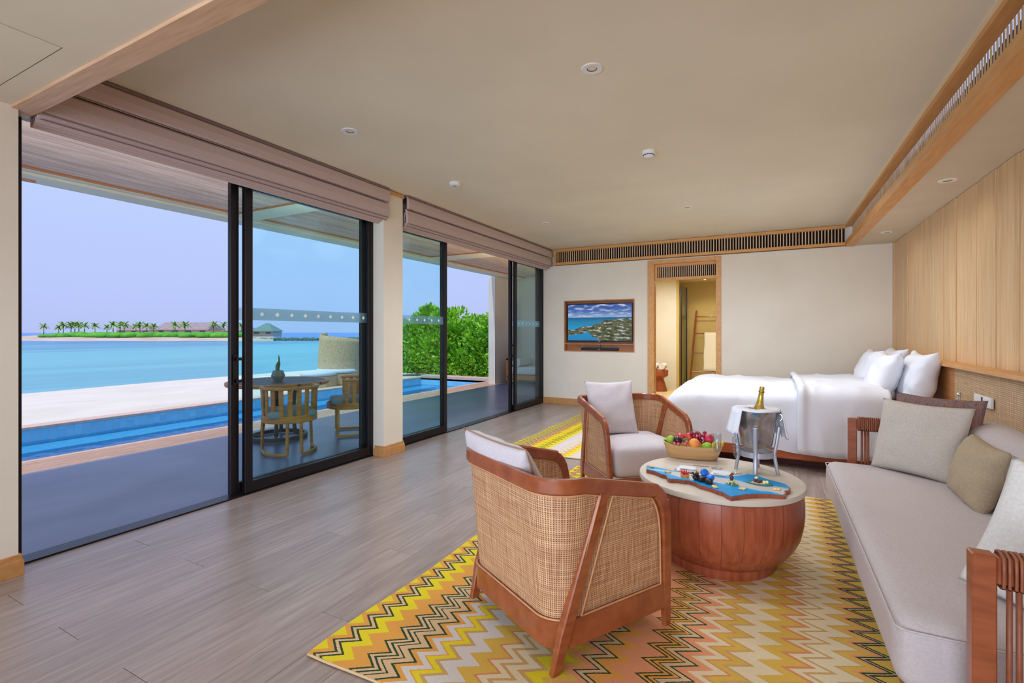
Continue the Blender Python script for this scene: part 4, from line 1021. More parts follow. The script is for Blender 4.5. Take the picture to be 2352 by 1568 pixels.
def cushion(name, label, wd, ht, th, mat, BL, BR, TL, seed=0, depth=0, pipe=None, group=None, amp=.012, roll=0):
    o = ob(name, pillow(wd, ht, th, seed=seed, amp=amp), mat, smooth=True)
    basis(o, BL, BR, TL, depth, roll); tag(o, label, 'cushion', group)
    if pipe: ob('piping', piping(wd, ht), pipe, o, smooth=True)
    return o
def loc2w(t, x, y, z): return INV[t.name].inverted() @ Vector((x, y, z))
ch1, ch2 = [o for o in COL.objects if o.name.startswith('cane_armchair')]
c1 = [loc2w(ch1, *p) for p in ((-.395, -.165, .44), (.185, -.165, .44), (-.395, -.355, .865))]
cushion('cushion', 'lilac-grey square cushion with brown piping leaning in the near armchair', .57, .465, .17, fab_seat, *c1, seed=3, pipe=piping_m)
c1 = [loc2w(ch2, *p) for p in ((.34, -.10, .455), (-.10, -.10, .455), (.34, -.245, .915))]
cushion('cushion', 'lilac-grey square cushion standing in the far armchair', .46, .49, .13, fab_seat, *c1, seed=8)

# coffee table
TX, TY, TZ = -.278, 3.21, .50
ct = thing('coffee_table', 'round drum coffee table with cream top and red-brown stave body', 'coffee table', (TX, TY, .012))
ob('table_top', lathe(bmesh.new(), [(0, .456), (.456, .456), (.463, .461), (.463, .482), (.459, .488), (0, .488)], 72), stone_top, ct, smooth=True, auto=35)
ob('shadow_gap', lathe(bmesh.new(), [(0, .452), (.45, .452), (.45, .457), (0, .457)], 48), dark_void, ct)
prof = [(.448, .452), (.455, .40), (.456, .33), (.450, .265), (.436, .20), (.410, .145), (.375, .098), (.335, .064), (.312, .055), (.24, .055), (.28, .12), (.36, .22), (.40, .32), (.41, .452)]
n = 26
for k in range(n):
    a0, a1 = 2*PI*k/n+.0012, 2*PI*(k+1)/n-.0012
    b = lathe(bmesh.new(), prof, 3, a0, a1)
    # close the ends
    bmesh.ops.holes_fill(b, edges=[e for e in b.edges if e.is_boundary], sides=40)
    ob('stave', b, teak_st, ct, smooth=True, auto=40)
ob('foot_ring', lathe(bmesh.new(), [(.26, 0), (.31, 0), (.314, .006), (.314, .05), (.306, .056), (.26, .056)], 48), teak_st, ct, smooth=True, auto=35)
K = .9457
def tp(x, y, z=0): return (x*K, y*K, TZ+z)
# serving board
bd = thing('serving_board', 'wavy-edged wooden serving board with a blue resin surface', 'serving board', tp(-.31, 3.2))
fr_ = [(-.733, 3.33), (-.715, 3.235), (-.66, 3.215), (-.605, 3.165), (-.575, 3.155), (-.555, 3.10), (-.537, 3.088), (-.50, 3.105), (-.455, 3.10), (-.44, 3.112), (-.40, 3.09), (-.362, 3.047), (-.35, 3.045), (-.30, 3.02), (-.255, 2.982), (-.235, 2.975), (-.205, 2.93), (-.184, 2.903),
    (-.165, 2.93), (-.12, 2.985), (-.06, 3.03), (.0, 3.06), (.071, 3.075), (.082, 3.12), (.075, 3.15), (.10, 3.19), (.107, 3.24), (.085, 3.30), (.055, 3.325), (-.02, 3.37), (-.07, 3.42), (-.12, 3.43), (-.16, 3.37), (-.24, 3.30), (-.34, 3.27), (-.46, 3.255), (-.569, 3.285), (-.66, 3.315)]
pc = [((x+.31)*K, (y-3.2)*K) for x, y in fr_]
ob('wood', prism(bmesh.new(), pc, 0.001, .021), teak_st, bd)
def resin_mat():
    m, nt, p = nodes('resin_wave'); L = nt.links.new; p.inputs['Roughness'].default_value = .5; p.inputs['Specular IOR Level'].default_value = .25
    tc = nt.nodes.new('ShaderNodeTexCoord'); s = nt.nodes.new('ShaderNodeSeparateXYZ'); L(tc.outputs['Object'], s.inputs[0])
    n = nt.nodes.new('ShaderNodeTexNoise'); n.inputs['Scale'].default_value = 9; n.inputs['Detail'].default_value = 3; L(tc.outputs['Object'], n.inputs['Vector'])
    # pale sandy wave along the middle, blue rims
    y = math_n(nt, 'ABSOLUTE', math_n(nt, 'ADD', s.outputs[1], math_n(nt, 'MULTIPLY_ADD', s.outputs[0], .13, .005)))
    f = math_n(nt, 'MULTIPLY_ADD', n.outputs[0], .09, y)
    r = nt.nodes.new('ShaderNodeValToRGB'); cr = r.color_ramp; f = math_n(nt, 'ADD', f, math_n(nt, 'MULTIPLY', math_n(nt, 'MAXIMUM', math_n(nt, 'MULTIPLY_ADD', s.outputs[0], -1., -.14), 0.), .28)); L(f, r.inputs[0])
    cr.elements[0].position = .05; cr.elements[0].color = lin((206, 196, 190)); cr.elements[1].position = .17; cr.elements[1].color = lin((10, 146, 214))
    for q, c in ((.098, (200, 194, 192)), (.108, (110, 190, 220)), (.118, (24, 160, 228))): e = cr.elements.new(q); e.color = lin(c)
    L(r.outputs[0], p.inputs['Base Color']); return m
ob('resin', prism(bmesh.new(), [(x*.985, y*.97) for x, y in pc], .021, .0235), resin_mat(), bd)
ZB = .0235
gold_c = M('citrus_gold', (232, 178, 70), .5, (244, 214, 140), nsc=60); choc = M('chocolate_dark', (42, 26, 26), .35); choc2 = M('chocolate_brown', (92, 44, 34), .4)
wchoc = M('chocolate_white', (236, 222, 160), .5); teal_d = M('dish_teal', (24, 140, 152), .3)
rnd = random.Random(3)
for i, (x, y, lb) in enumerate(((-.70, 3.285, 'gold leaf-shaped biscuit at the left tip of the serving board'), (-.575, 3.205, 'gold shell-shaped biscuit left of the red tart'), (-.285, 3.025, 'gold biscuit at the front edge of the board before the white curls'), (-.135, 3.06, 'gold crumbled biscuit right of the front point of the board'), (.04, 3.14, 'gold biscuit at the right end of the serving board'))):
    t = thing('biscuit', lb, 'biscuit', tp(x, y, ZB), rnd.uniform(0, 3), 'gold biscuits on the serving board'); b = bmesh.new()
    for k in range(5): a = -1+.5*k; tube(b, [(0, 0, .002), (.014*cos(a), .014*sin(a), .007), (.024*cos(a), .024*sin(a), .003)], [.003, .006, .002], 6)
    ob('petals', b, gold_c, t, smooth=True)
t = thing('fruit_tart', 'small golden tart topped with red jelly spikes', 'tart', tp(-.464, 3.163, ZB))
ob('crust', lathe(bmesh.new(), [(0, 0), (.021, 0), (.0265, .018), (.024, .019), (0, .016)], 20), M('pastry', (214, 160, 94), .7), t, smooth=True, auto=40)
for k in range(11):
    a = k*2.4; r = .005+.0055*(k/4); b = tube(bmesh.new(), [(r*cos(a), r*sin(a), .014), (r*1.25*cos(a), r*1.25*sin(a), .030), (r*1.4*cos(a), r*1.4*sin(a), .042-.004*(k % 3))], [.005, .0042, .0008], 6)
    ob('jelly_spike', b, M('jelly_red', (222, 50, 44), .3), t, smooth=True)
t = thing('chocolate_cluster', 'spiky dark chocolate cluster left of the blue macarons', 'chocolate', tp(-.395, 3.135, ZB))
b = bmesh.new(); ball(b, (0, 0, .014), .02, 10, 8, (1, 1, .7)); 
for k in range(22):
    a, e = rnd.uniform(0, 6.3), rnd.uniform(-.1, 1.4); d = Vector((cos(a)*cos(e), sin(a)*cos(e), sin(e))); tube(b, [d*.014+Vector((0, 0, .016)), d*.034+Vector((0, 0, .016))], [.004, .0012], 5)
ob('spikes', b, choc, t)
b = bmesh.new()
for k in range(4): ball(b, (.012*cos(k*2), .012*sin(k*2), .036+.003*k), .003, 6, 5)
ob('gold_bead', b, gold_c, t)
for i, (x, y, lb, s) in enumerate(((-.358, 3.12, 'folded dark chocolate slab just right of the spiky cluster', 1.), (-.318, 3.10, 'larger dark chocolate slab under the blue macarons', 1.1))):
    t = ob('chocolate_slab', softbox(.045*s, .04, .03, .008, 5, amp=.004, nsc=40, seed=i, c=(0, 0, .015)), choc, smooth=True); t.location = tp(x, y, ZB); t.rotation_euler = (0, 0, .5+i); tag(t, lb, 'chocolate')
def macaron(lb, loc, rot):
    t = thing('macaron', lb, 'macaron', loc, 0, 'blue macarons on the serving board'); t.rotation_euler = rot
    for sg in (-1, 1): ob('shell', lathe(bmesh.new(), [(0, sg*.013), (.012, sg*.0125), (.020, sg*.009), (.0225, sg*.005), (.021, sg*.0025), (0, sg*.0025)], 24), M('macaron_blue', (8, 112, 216), .35), t, smooth=True)
    ob('filling', lathe(bmesh.new(), [(0, -.0025), (.019, -.0025), (.019, .0025), (0, .0025)], 24), M('macaron_cream_blue', (30, 140, 226), .5), t)
macaron('upper blue macaron, tilted on its edge', tp(-.350, 3.16, .066), (.9, .5, .2)); macaron('lower blue macaron resting on the chocolate slab', tp(-.312, 3.11, .056), (.25, -.15, 0))
t = thing('white_chocolate_curls', 'pile of white chocolate curls on a teal smear', 'chocolate', tp(-.197, 3.14, ZB)); b = bmesh.new()
for k in range(34):
    a, r = rnd.uniform(0, 6.3), rnd.uniform(0, .028); z = .004+(.03-r)*rnd.uniform(.2, 1); c = Vector((r*cos(a), r*sin(a), z)); a2 = rnd.uniform(0, 6)
    tube(b, [c, c+Vector((.006*cos(a2), .006*sin(a2), .004)), c+Vector((.010*cos(a2+.8), .010*sin(a2+.8), .001))], .0028, 5)
ob('curls', b, wchoc, t, smooth=True)
ob('smear', lathe(bmesh.new(), [(0, 0), (.036, 0), (.034, .002), (0, .0025)], 20), teal_d, t)
t = thing('chocolate_figure', 'small brown chocolate curl figure standing on the white curls', 'chocolate', tp(-.200, 3.15, ZB+.022))
ob('body', tube(bmesh.new(), [(0, 0, 0), (.002, 0, .014), (-.003, 0, .026), (.003, 0, .035), (.012, 0, .034)], [.008, .011, .008, .006, .002], 10), choc2, t, smooth=True)
ob('tail', tube(bmesh.new(), [(-.004, 0, .03), (.004, .004, .036), (.012, .004, .03)], .003, 6), choc, t)
t = thing('dessert_plate', 'oval teal-and-cream leaf plate at the right of the serving board', 'plate', tp(-.055, 3.235, ZB))
b = lathe(bmesh.new(), [(0, .001), (.05, .001), (.066, .004), (.068, .006), (.05, .004), (0, .003)], 32)
for v in b.verts: v.co.y *= .62
b.transform(Matrix.Rotation(-.15, 4, 'Z')); ob('rim', b, teal_d, t, smooth=True)
b = lathe(bmesh.new(), [(0, .0045), (.040, .0045), (.040, .0055), (0, .006)], 28)
for v in b.verts: v.co.y *= .62
ob('centre', b, M('dish_cream', (214, 204, 170), .5), t)
for i, (dx, dy, m, lb) in enumerate(((-.022, .004, choc2, 'brown truffle at the left of the teal plate'), (-.004, -.006, choc2, 'brown truffle at the front centre of the teal plate'), (-.012, .016, choc2, 'brown truffle at the back of the teal plate'), (.006, .010, choc2, 'brown truffle right of the back truffle on the teal plate'), (-.014, .022, wchoc, 'pale cream truffle on top at the back of the teal plate'), (.026, -.002, wchoc, 'pale cream curl at the right of the teal plate'), (.038, .003, wchoc, 'pale cream curl at the far right of the teal plate'))):
    b = bmesh.new(); ball(b, (0, 0, .008), .010, 10, 8, (1, .9, .85))
    for v in b.verts: v.co += noise.noise_vector(v.co*130+Vector((i, 0, 0)))*.003
    o = ob('truffle', b, m, smooth=True); q = tp(-.055, 3.235, ZB+.005+(.012 if i == 4 else 0)); o.location = (q[0]+dx, q[1]+dy, q[2]); tag(o, lb, 'truffle')
# napkins on small plates
for i, (x, y, rz, lb) in enumerate(((-.485, 3.375, .2, 'folded white napkin on a small glass plate left of the tart'), (-.275, 3.36, .1, 'folded white napkin on a small glass plate behind the blue macarons'))):
    t = thing('side_plate', ('clear glass side plate under the left napkin', 'clear glass side plate under the right napkin')[i], 'plate', tp(x, y, .001), 0)
    ob('glass_dish', lathe(bmesh.new(), [(0, 0), (.05, 0), (.072, .008), (.071, .010), (.05, .003), (0, .003)], 32), glass_clear, t, smooth=True)
    n_ = thing('napkin', lb, 'napkin', tp(x, y, .006), rz)
    for k in range(3):
        b = softbox(.115-.008*k, .085-.006*k, .007, .003, 8, amp=.004, nsc=18, seed=k+i*5, c=(.004*k, .003*k, .006+.007*k)); ob('fold', b, linen_w, n_, smooth=True)
t = thing('dessert_spoon', 'small spoon lying on the left napkin', 'spoon', tp(-.40, 3.45, .030), .3)
b = bmesh.new(); ball(b, (.03, 0, 0), .012, 12, 8, (1.4, .9, .2)); tube(b, [(.02, 0, 0), (-.05, 0, .002)], .002, 6); ob('spoon_body', b, M('bamboo_brown', (150, 110, 80), .5), t, smooth=True)
# champagne flutes
def flute(lb, loc):
    t = thing('champagne_flute', lb, 'glass', loc, 0, 'champagne flutes beside the wine cooler')
    ob('bowl', lathe(bmesh.new(), [(.0045, .088), (.010, .094), (.019, .115), (.0245, .145), (.026, .17), (.0245, .222), (.0238, .222), (.0252, .17), (.0236, .145), (.018, .116), (.008, .096), (0, .094)], 28), glass_clear, t, smooth=True)
    ob('stem', lathe(bmesh.new(), [(.0035, .008), (.0026, .03), (.0032, .075), (.0045, .088)], 12), glass_clear, t, smooth=True)
    ob('foot', lathe(bmesh.new(), [(0, 0), (.034, 0), (.034, .002), (.012, .005), (.0035, .010), (0, .010)], 28), glass_clear, t, smooth=True)
    ob('champagne', lathe(bmesh.new(), [(0, .096), (.008, .0975), (.0175, .117), (.0228, .145), (.0244, .165), (0, .165)], 24), champagne, t, smooth=True)
flute('champagne flute standing against the fruit bowl', tp(-.315, 3.56, .001)); flute('champagne flute nearer the metal wine cooler', tp(-.190, 3.50, .001))
# wine cooler
cx, cy = tp(-.078, 3.615)[:2]
wc = thing('wine_cooler_stand', 'four-legged satin aluminium stand holding the wine bucket', 'stand', (cx, cy, TZ))
for a in (-100, -10, 80, 170):
    a = math.radians(a+8); c, s = cos(a), sin(a)
    ob('leg', sweep(bmesh.new(), [(.118*c, .118*s, 0), (.108*c, .108*s, .06), (.098*c, .098*s, .12), (.112*c, .112*s, .19), (.125*c, .125*s, .29)], [(c, s, 0)]*5, rsec(.020, .024, .005)), steel_stand, wc, smooth=True, auto=50)
ob('ring', sweep(bmesh.new(), [(.096*cos(k*PI/18), .096*sin(k*PI/18), .115) for k in range(37)], [(cos(k*PI/18), sin(k*PI/18), 0) for k in range(37)], rsec(.006, .034, .001), cap=False), steel_stand, wc)
bk = thing('wine_bucket', 'brushed metal champagne bucket set in its stand', 'bucket', (cx, cy, TZ+.158))
ob('bucket_body', lathe(bmesh.new(), [(0, 0), (.078, 0), (.088, .010), (.096, .06), (.112, .17), (.124, .228), (.129, .232), (.126, .236), (.120, .232), (.107, .17), (.09, .06), (.08, .014), (0, .012)], 48), M('bucket_metal', (196, 192, 194), .22, (150, 140, 134), nsc=12, metal=.9, bump=.15, bst=.002), bk, smooth=True, auto=60)
ob('ring_handle', sweep(bmesh.new(), [(.128+.012*abs(sin(k*PI/12)), 0, .19+.02*cos(k*PI/12)) for k in range(13)], [(0, 1, 0)]*13, rsec(.006, .006, .001)), steel, bk)
tw = thing('draped_towel', 'white towel draped over the rim of the champagne bucket', 'towel', (cx, cy, TZ+.39))
b = bmesh.new(); N = 48; rr = []
for k, (r, z) in enumerate(((.042, .004), (.08, .006), (.105, .008), (.128, .008), (.140, 0))): rr.append([b.verts.new((r*cos(2*PI*i/N), r*sin(2*PI*i/N), z+.002*sin(5*2*PI*i/N))) for i in range(N)])
for a, c in zip(rr, rr[1:]):
    for i in range(N): b.faces.new((a[i], a[(i+1) % N], c[(i+1) % N], c[i]))
solid(b, geom=b.faces[:], thickness=.004); ob('rim_fold', b, linen_w, tw, smooth=True)
for s, a_c, L_ in ((0, math.radians(205), .15), (1, math.radians(22), .17)):
    b = bmesh.new(); rows = []
    for k in range(9):
        f = k/8; row = []
        for i in range(13):
            a = a_c+(-.55+1.1*i/12)*(1-.15*f); r = .140+.030*f+.008*sin(i*1.5)*f; row.append(b.verts.new((r*cos(a), r*sin(a), .002-L_*f*(1+.06*sin(i)))))
        rows.append(row)
    for p_, q_ in zip(rows, rows[1:]):
        for i in range(12): b.faces.new((p_[i], p_[i+1], q_[i+1], q_[i]))
    solid(b, geom=b.faces[:], thickness=.004); ob('hanging_end', b, linen_w, tw, smooth=True)
bt_ = thing('champagne_bottle', 'gold-foiled neck of a champagne bottle in the bucket', 'bottle', (cx-.012, cy, TZ+.178)); bt_.rotation_euler = (0, .13, .3)
ob('glass_body', lathe(bmesh.new(), [(0, 0), (.042, 0), (.044, .01), (.044, .15), (.035, .20), (.018, .25), (.0155, .27), (0, .27)], 28), M('bottle_green', (40, 60, 34), .1), bt_, smooth=True, auto=50)
fo_ = ob('foil', lathe(bmesh.new(), [(.0446, .14), (.0365, .198), (.0300, .222), (.0200, .25), (.0155, .29), (.0145, .315), (.0165, .318), (.0165, .328), (.0135, .333), (.0145, .348), (.013, .354), (0, .355)], 24), M('foil_gold', (206, 176, 84), .3, (176, 146, 60), nsc=60, metal=.6, bump=.4), bt_, smooth=True, auto=50)
ob('wire_cage', tube(bmesh.new(), [(.0172*cos(k*PI/6), .0172*sin(k*PI/6), .322) for k in range(13)], .0014, 6), M('wire_dark', (70, 62, 40), .4, metal=.6), fo_)
# fruit bowl
bx, by, _ = tp(-.50, 3.775); FR = math.radians(9)
fb_ = thing('fruit_bowl', 'pale wooden boat-shaped bowl of fruit at the back of the table', 'bowl', (bx, by, TZ+.001), FR)
b = bmesh.new(); rings = []
for (a, c, z) in ((.150, .055, 0), (.158, .062, .004), (.175, .082, .05), (.195, .100, .096), (.187, .093, .096), (.166, .074, .05), (.145, .05, .010)):
    r = []
    for k in range(48):
        q = 2*PI*k/48; ca, sa = cos(q), sin(q); r.append(b.verts.new((a*math.copysign(abs(ca)**.8, ca), c*math.copysign(abs(sa)**.8, sa), z+(.012*ca*ca if z > .09 else 0))))
    rings.append(r)
for p_, q_ in zip(rings, rings[1:]):
    for i in range(48): b.faces.new((p_[i], p_[(i+1) % 48], q_[(i+1) % 48], q_[i]))
b.faces.new(rings[0][::-1]); b.faces.new(rings[-1])
ob('bowl_body', b, M('bowl_bamboo', (222, 184, 132), .4, (206, 160, 106), ns=(1, 1, 14), nsc=6, det=3), fb_, smooth=True, auto=50)
def fr_at(x, y, z): v = INV[fb_.name].inverted() @ Vector((x, y, z)); return v
def fruit(name, lb, cat, x, y, z, r, mat, sc=(1, 1, 1), rot=(0, 0, 0), stem=None, lump=0, group=None):
    t = thing(name, lb, cat, tuple(fr_at(x, y, z)), 0, group); t.rotation_euler = rot
    b = bmesh.new(); ball(b, (0, 0, 0), r, 20, 14, sc)
    for v in b.verts:
        q = abs(v.co.z)/(r*sc[2]); v.co.z *= 1-lump*max(0, 1-(v.co.x**2+v.co.y**2)/(r*r*.3))
    ob('flesh', b, mat, t, smooth=True)
    if stem: ob('stem', tube(bmesh.new(), [(0, 0, r*sc[2]*.85), (.003, 0, r*sc[2]+stem)], .0015, 5), stem_m, t)
    return t
red_a = M('apple_red', (206, 40, 52), .3, (226, 120, 60), nsc=14, contrast=(.5, .75)); plum = M('plum_dark', (52, 28, 52), .25); orng = M('orange_fruit', (240, 162, 70), .5, (246, 140, 60), nsc=30); limeg = M('mango_green', (134, 186, 30), .35)
pear = M('pear_green', (160, 196, 60), .4); pome = M('pomegranate_red', (170, 26, 60), .35, (200, 50, 80), nsc=10); grape = M('grape_red', (150, 24, 56), .25); grape_p = M('grape_pink', (196, 96, 84), .3); kiwi_m = M('kiwi_brown', (110, 100, 70), .9); ban = M('banana_yellow', (228, 196, 60), .45, (170, 120, 50), nsc=40, contrast=(.62, .7))
fruit('pear', 'green pear at the left end of the fruit bowl', 'fruit', -.145, -.01, .118, .027, pear, (1, .9, 1.15), (0, .5, 0), .012)
fruit('plum', 'dark purple plum right of the green pear', 'fruit', -.098, -.035, .122, .030, plum, (1, 1, .95), (0, 0, 0))
fruit('apple', 'red apple behind the plum', 'fruit', -.078, .02, .136, .030, red_a, (1, 1, .92), (.3, .2, 0), .012, .12)
fruit('apple', 'red apple in the back middle of the fruit bowl', 'fruit', -.020, .03, .137, .030, red_a, (1, 1, .92), (.2, .9, 0), .012, .12)
fruit('orange', 'large yellow-orange fruit at the front of the bowl', 'fruit', .010, -.062, .112, .037, orng, (1, 1, .98))
fruit('kiwi', 'brown kiwi between the plum and the orange', 'fruit', -.040, -.025, .122, .021, kiwi_m, (1.3, 1, .9))
fruit('lime', 'oval lime-green fruit right of the orange', 'fruit', .088, -.064, .106, .024, limeg, (1.45, .95, .9), (0, -.2, 0), None)
fruit('pomegranate', 'deep red pomegranate at the right of the bowl', 'fruit', .105, .0, .138, .037, pome, (1, 1, .95), (0, .4, 0), .010)
for i, (x, y, z, lb) in enumerate(((-.118, -.075, .106, 'pink grape leftmost at the front of the bowl'), (-.093, -.082, .106, 'pink grape second from left at the front of the bowl'), (-.048, -.085, .108, 'pink grape hanging lowest next to the orange'), (-.038, -.066, .120, 'pink grape above the lowest one, left of the orange'))):
    b = bmesh.new(); ball(b, (0, 0, 0), .0125, 14, 10); o = ob('grape', b, grape_p, smooth=True); o.location = fr_at(x, y, z); tag(o, lb, 'fruit', 'loose pink grapes in the bowl')
gb = thing('grape_bunch', 'bunch of dark red grapes heaped in the middle of the fruit bowl', 'fruit', tuple(fr_at(.04, .01, .14)), FR); g0 = None
for k in range(22):
    p = (rnd.uniform(-.045, .045), rnd.uniform(-.035, .03), rnd.uniform(-.035, .034))
    if g0 is None: b = bmesh.new(); ball(b, (0, 0, 0), .0125, 12, 8); g0 = ob('grape', b, grape, gb, smooth=True); g0.location = p
    else: o = g0.copy(); COL.objects.link(o); o.location = p
ob('stem', tube(bmesh.new(), [(0, 0, 0), (-.02, 0, .045), (-.03, .0, .052)], .002, 5), stem_m, gb)
bn = thing('banana_hand', 'small spotted bananas at the right end of the fruit bowl', 'fruit', tuple(fr_at(.15, -.035, .112)), FR)
for k in range(4):
    q = [(-.035+.012*k+.01*cos(u), -.022+.012*k, .03*sin(u)-.006) for u in [math.radians(a) for a in (-60, -25, 10, 45, 75)]]
    q = [(-.03+.018*k+.02*f, -.02+.010*k-.012*sin(PI*f), -.02+.045*f) for f in (0, .25, .5, .75, 1)]
    ob('banana', tube(bmesh.new(), q, [.004, .011, .012, .010, .003], 8), ban, bn, smooth=True)
b = bmesh.new()
for k in range(7): frond(b, k*.9, .05, .9, .5, .008, 4)
lf = ob('garnish_leaves', b, leaf_m); lf.location = fr_at(-.165, .02, .10); tag(lf, 'sprig of green leaves at the left end of the fruit bowl', 'leaves')

# sofa
SX, SY0, SY1 = .367, 2.0, 4.31
sf = thing('sofa', 'long oatmeal linen daybed sofa with slatted wooden arms', 'sofa', (.85, 3.15, .0))
def sofa_seat():
    b = softbox(.86, SY1-SY0, -.0+.235, .06, 18, puff=.012, amp=.003, nsc=3, c=(SX+.43, (SY0+SY1)/2, .308)); return b
sc_ = ob('seat_cushion', sofa_seat(), fab_sofa, sf, world=True, smooth=True)
def loop_box(x0, x1, y0, y1, z, r=.03):
    pts = []
    for cxx, cyy, a in ((x1-r, y1-r, 0), (x0+r, y1-r, 90), (x0+r, y0+r, 180), (x1-r, y0+r, 270)):
        for k in range(5): q = math.radians(a+22.5*k); pts.append((cxx+r*cos(q), cyy+r*sin(q), z))
    return pts+[pts[0]]
ob('piping', tube(bmesh.new(), loop_box(SX-.001, SX+.86, SY0-.001, SY1+.001, .402), .0035, 6, cap=False), fab_sofa, sc_, world=True, smooth=True)
ob('frame', B(SX+.05, 1.36, 1.93, 4.38, .10, .192, bev=.005), teak_y, sf, world=True)
for x in (SX+.12, 1.30):
    for y in (2.15, 4.2): ob('leg', B(x-.025, x+.025, y-.025, y+.025, .012, .10, bev=.004), teak, sf, world=True)
ob('back_cushion', softbox(.34, 2.36, .40, .165, 14, amp=.01, nsc=2.5, c=(1.235, 3.16, .60)), fab_sofa, sf, world=True, smooth=True)
ob('back_frame', B(1.385, 1.42, 1.95, 4.36, .10, .62, bev=.005), teak_y, sf, world=True)
def arm(y0, mirror):
    y1 = y0+.05
    ob('arm_post', B(.515, .570, y0, y1, .012, .735, bev=.004), teak, sf, world=True)
    ob('arm_post', B(1.36, 1.415, y0, y1, .012, .735, bev=.004), teak, sf, world=True)
    ar_ = ob('arm_rail', B(.570, 1.36, y0+.003, y1-.003, .655, .732, bev=.004), teak_y, sf, world=True)
    ob('arm_rail', B(.570, 1.36, y0+.003, y1-.003, .12, .18, bev=.004), teak_y, sf, world=True)
    for k in range(6):
        x = .612+k*.128
        for dx in (-.011, .011, .030):
            ob('spindle', tube(bmesh.new(), [(x+dx, (y0+y1)/2, .17), (x+dx*.9, (y0+y1)/2, .66)], .0075, 8), cord_m, sf, world=True, smooth=True)
    b = bmesh.new(); x = .582
    while x < 1.355:
        sec = [(x, y0-.003, .650), (x, y0-.004, .69), (x, y0-.002, .735), (x, y0+.012, .741), (x, y1-.012, .741), (x, y1+.002, .735), (x, y1+.004, .69), (x, y1+.003, .650), (x, y1-.012, .645), (x, y0+.012, .645), (x, y0-.003, .650)]
        sec = [(px+.0008*sin(x*200), py, pz) for i, (px, py, pz) in enumerate(sec)]; sec[-1] = sec[0]
        tube(b, sec, .0048, 5, cap=False); x += .0125
    ob('cord_wrap', b, cord_m, ar_, world=True, smooth=True)['kind'] = 'stuff'
arm(1.860, False); arm(4.372, True)
cushion('cushion', 'large cream square cushion at the far end of the sofa', .54, .50, .17, fab_cream, (.632, 4.245, .425), (1.01, 3.90, .425), (.74, 4.33, .895), seed=5, depth=0, group=None)
cushion('cushion', 'brown and blue knitted cushion behind the large cream one', .52, .50, .13, knit_m, (.735, 4.345, .45), (1.15, 3.99, .45), (.80, 4.41, .945), seed=9)
cushion('cushion', 'beige rectangular cushion against the sofa back', .58, .37, .17, fab_beige, (.985, 3.92, .425), (.965, 3.33, .425), (1.085, 3.93, .745), seed=12)
o = cushion('cushion', 'white cushion with a bright knitted patch behind the near sofa arm', .50, .50, .16, fab_white, (.625, 2.375, .41), (1.025, 2.095, .41), (.765, 2.435, .855), seed=15, roll=.22)
for sg in (1, -1):
    b = bmesh.new(); g = []
    for i in range(21):
        r = []
        for j in range(21):
            u, v = -.36+.86*i/20, -.72+1.3*j/20; f = (max(0, 1-u*u)*max(0, 1-v*v))**.42; q = 1+.0*sin(i); r.append(b.verts.new((.25*u, sg*(.08*f+.007), .25*v)))
        g.append(r)
    for i in range(20):
        for j in range(20): b.faces.new((g[i][j], g[i+1][j], g[i+1][j+1], g[i][j+1]))
    solid(b, geom=b.faces[:], thickness=.003); ob('knitted_patch', b, patch_m, o, smooth=True)

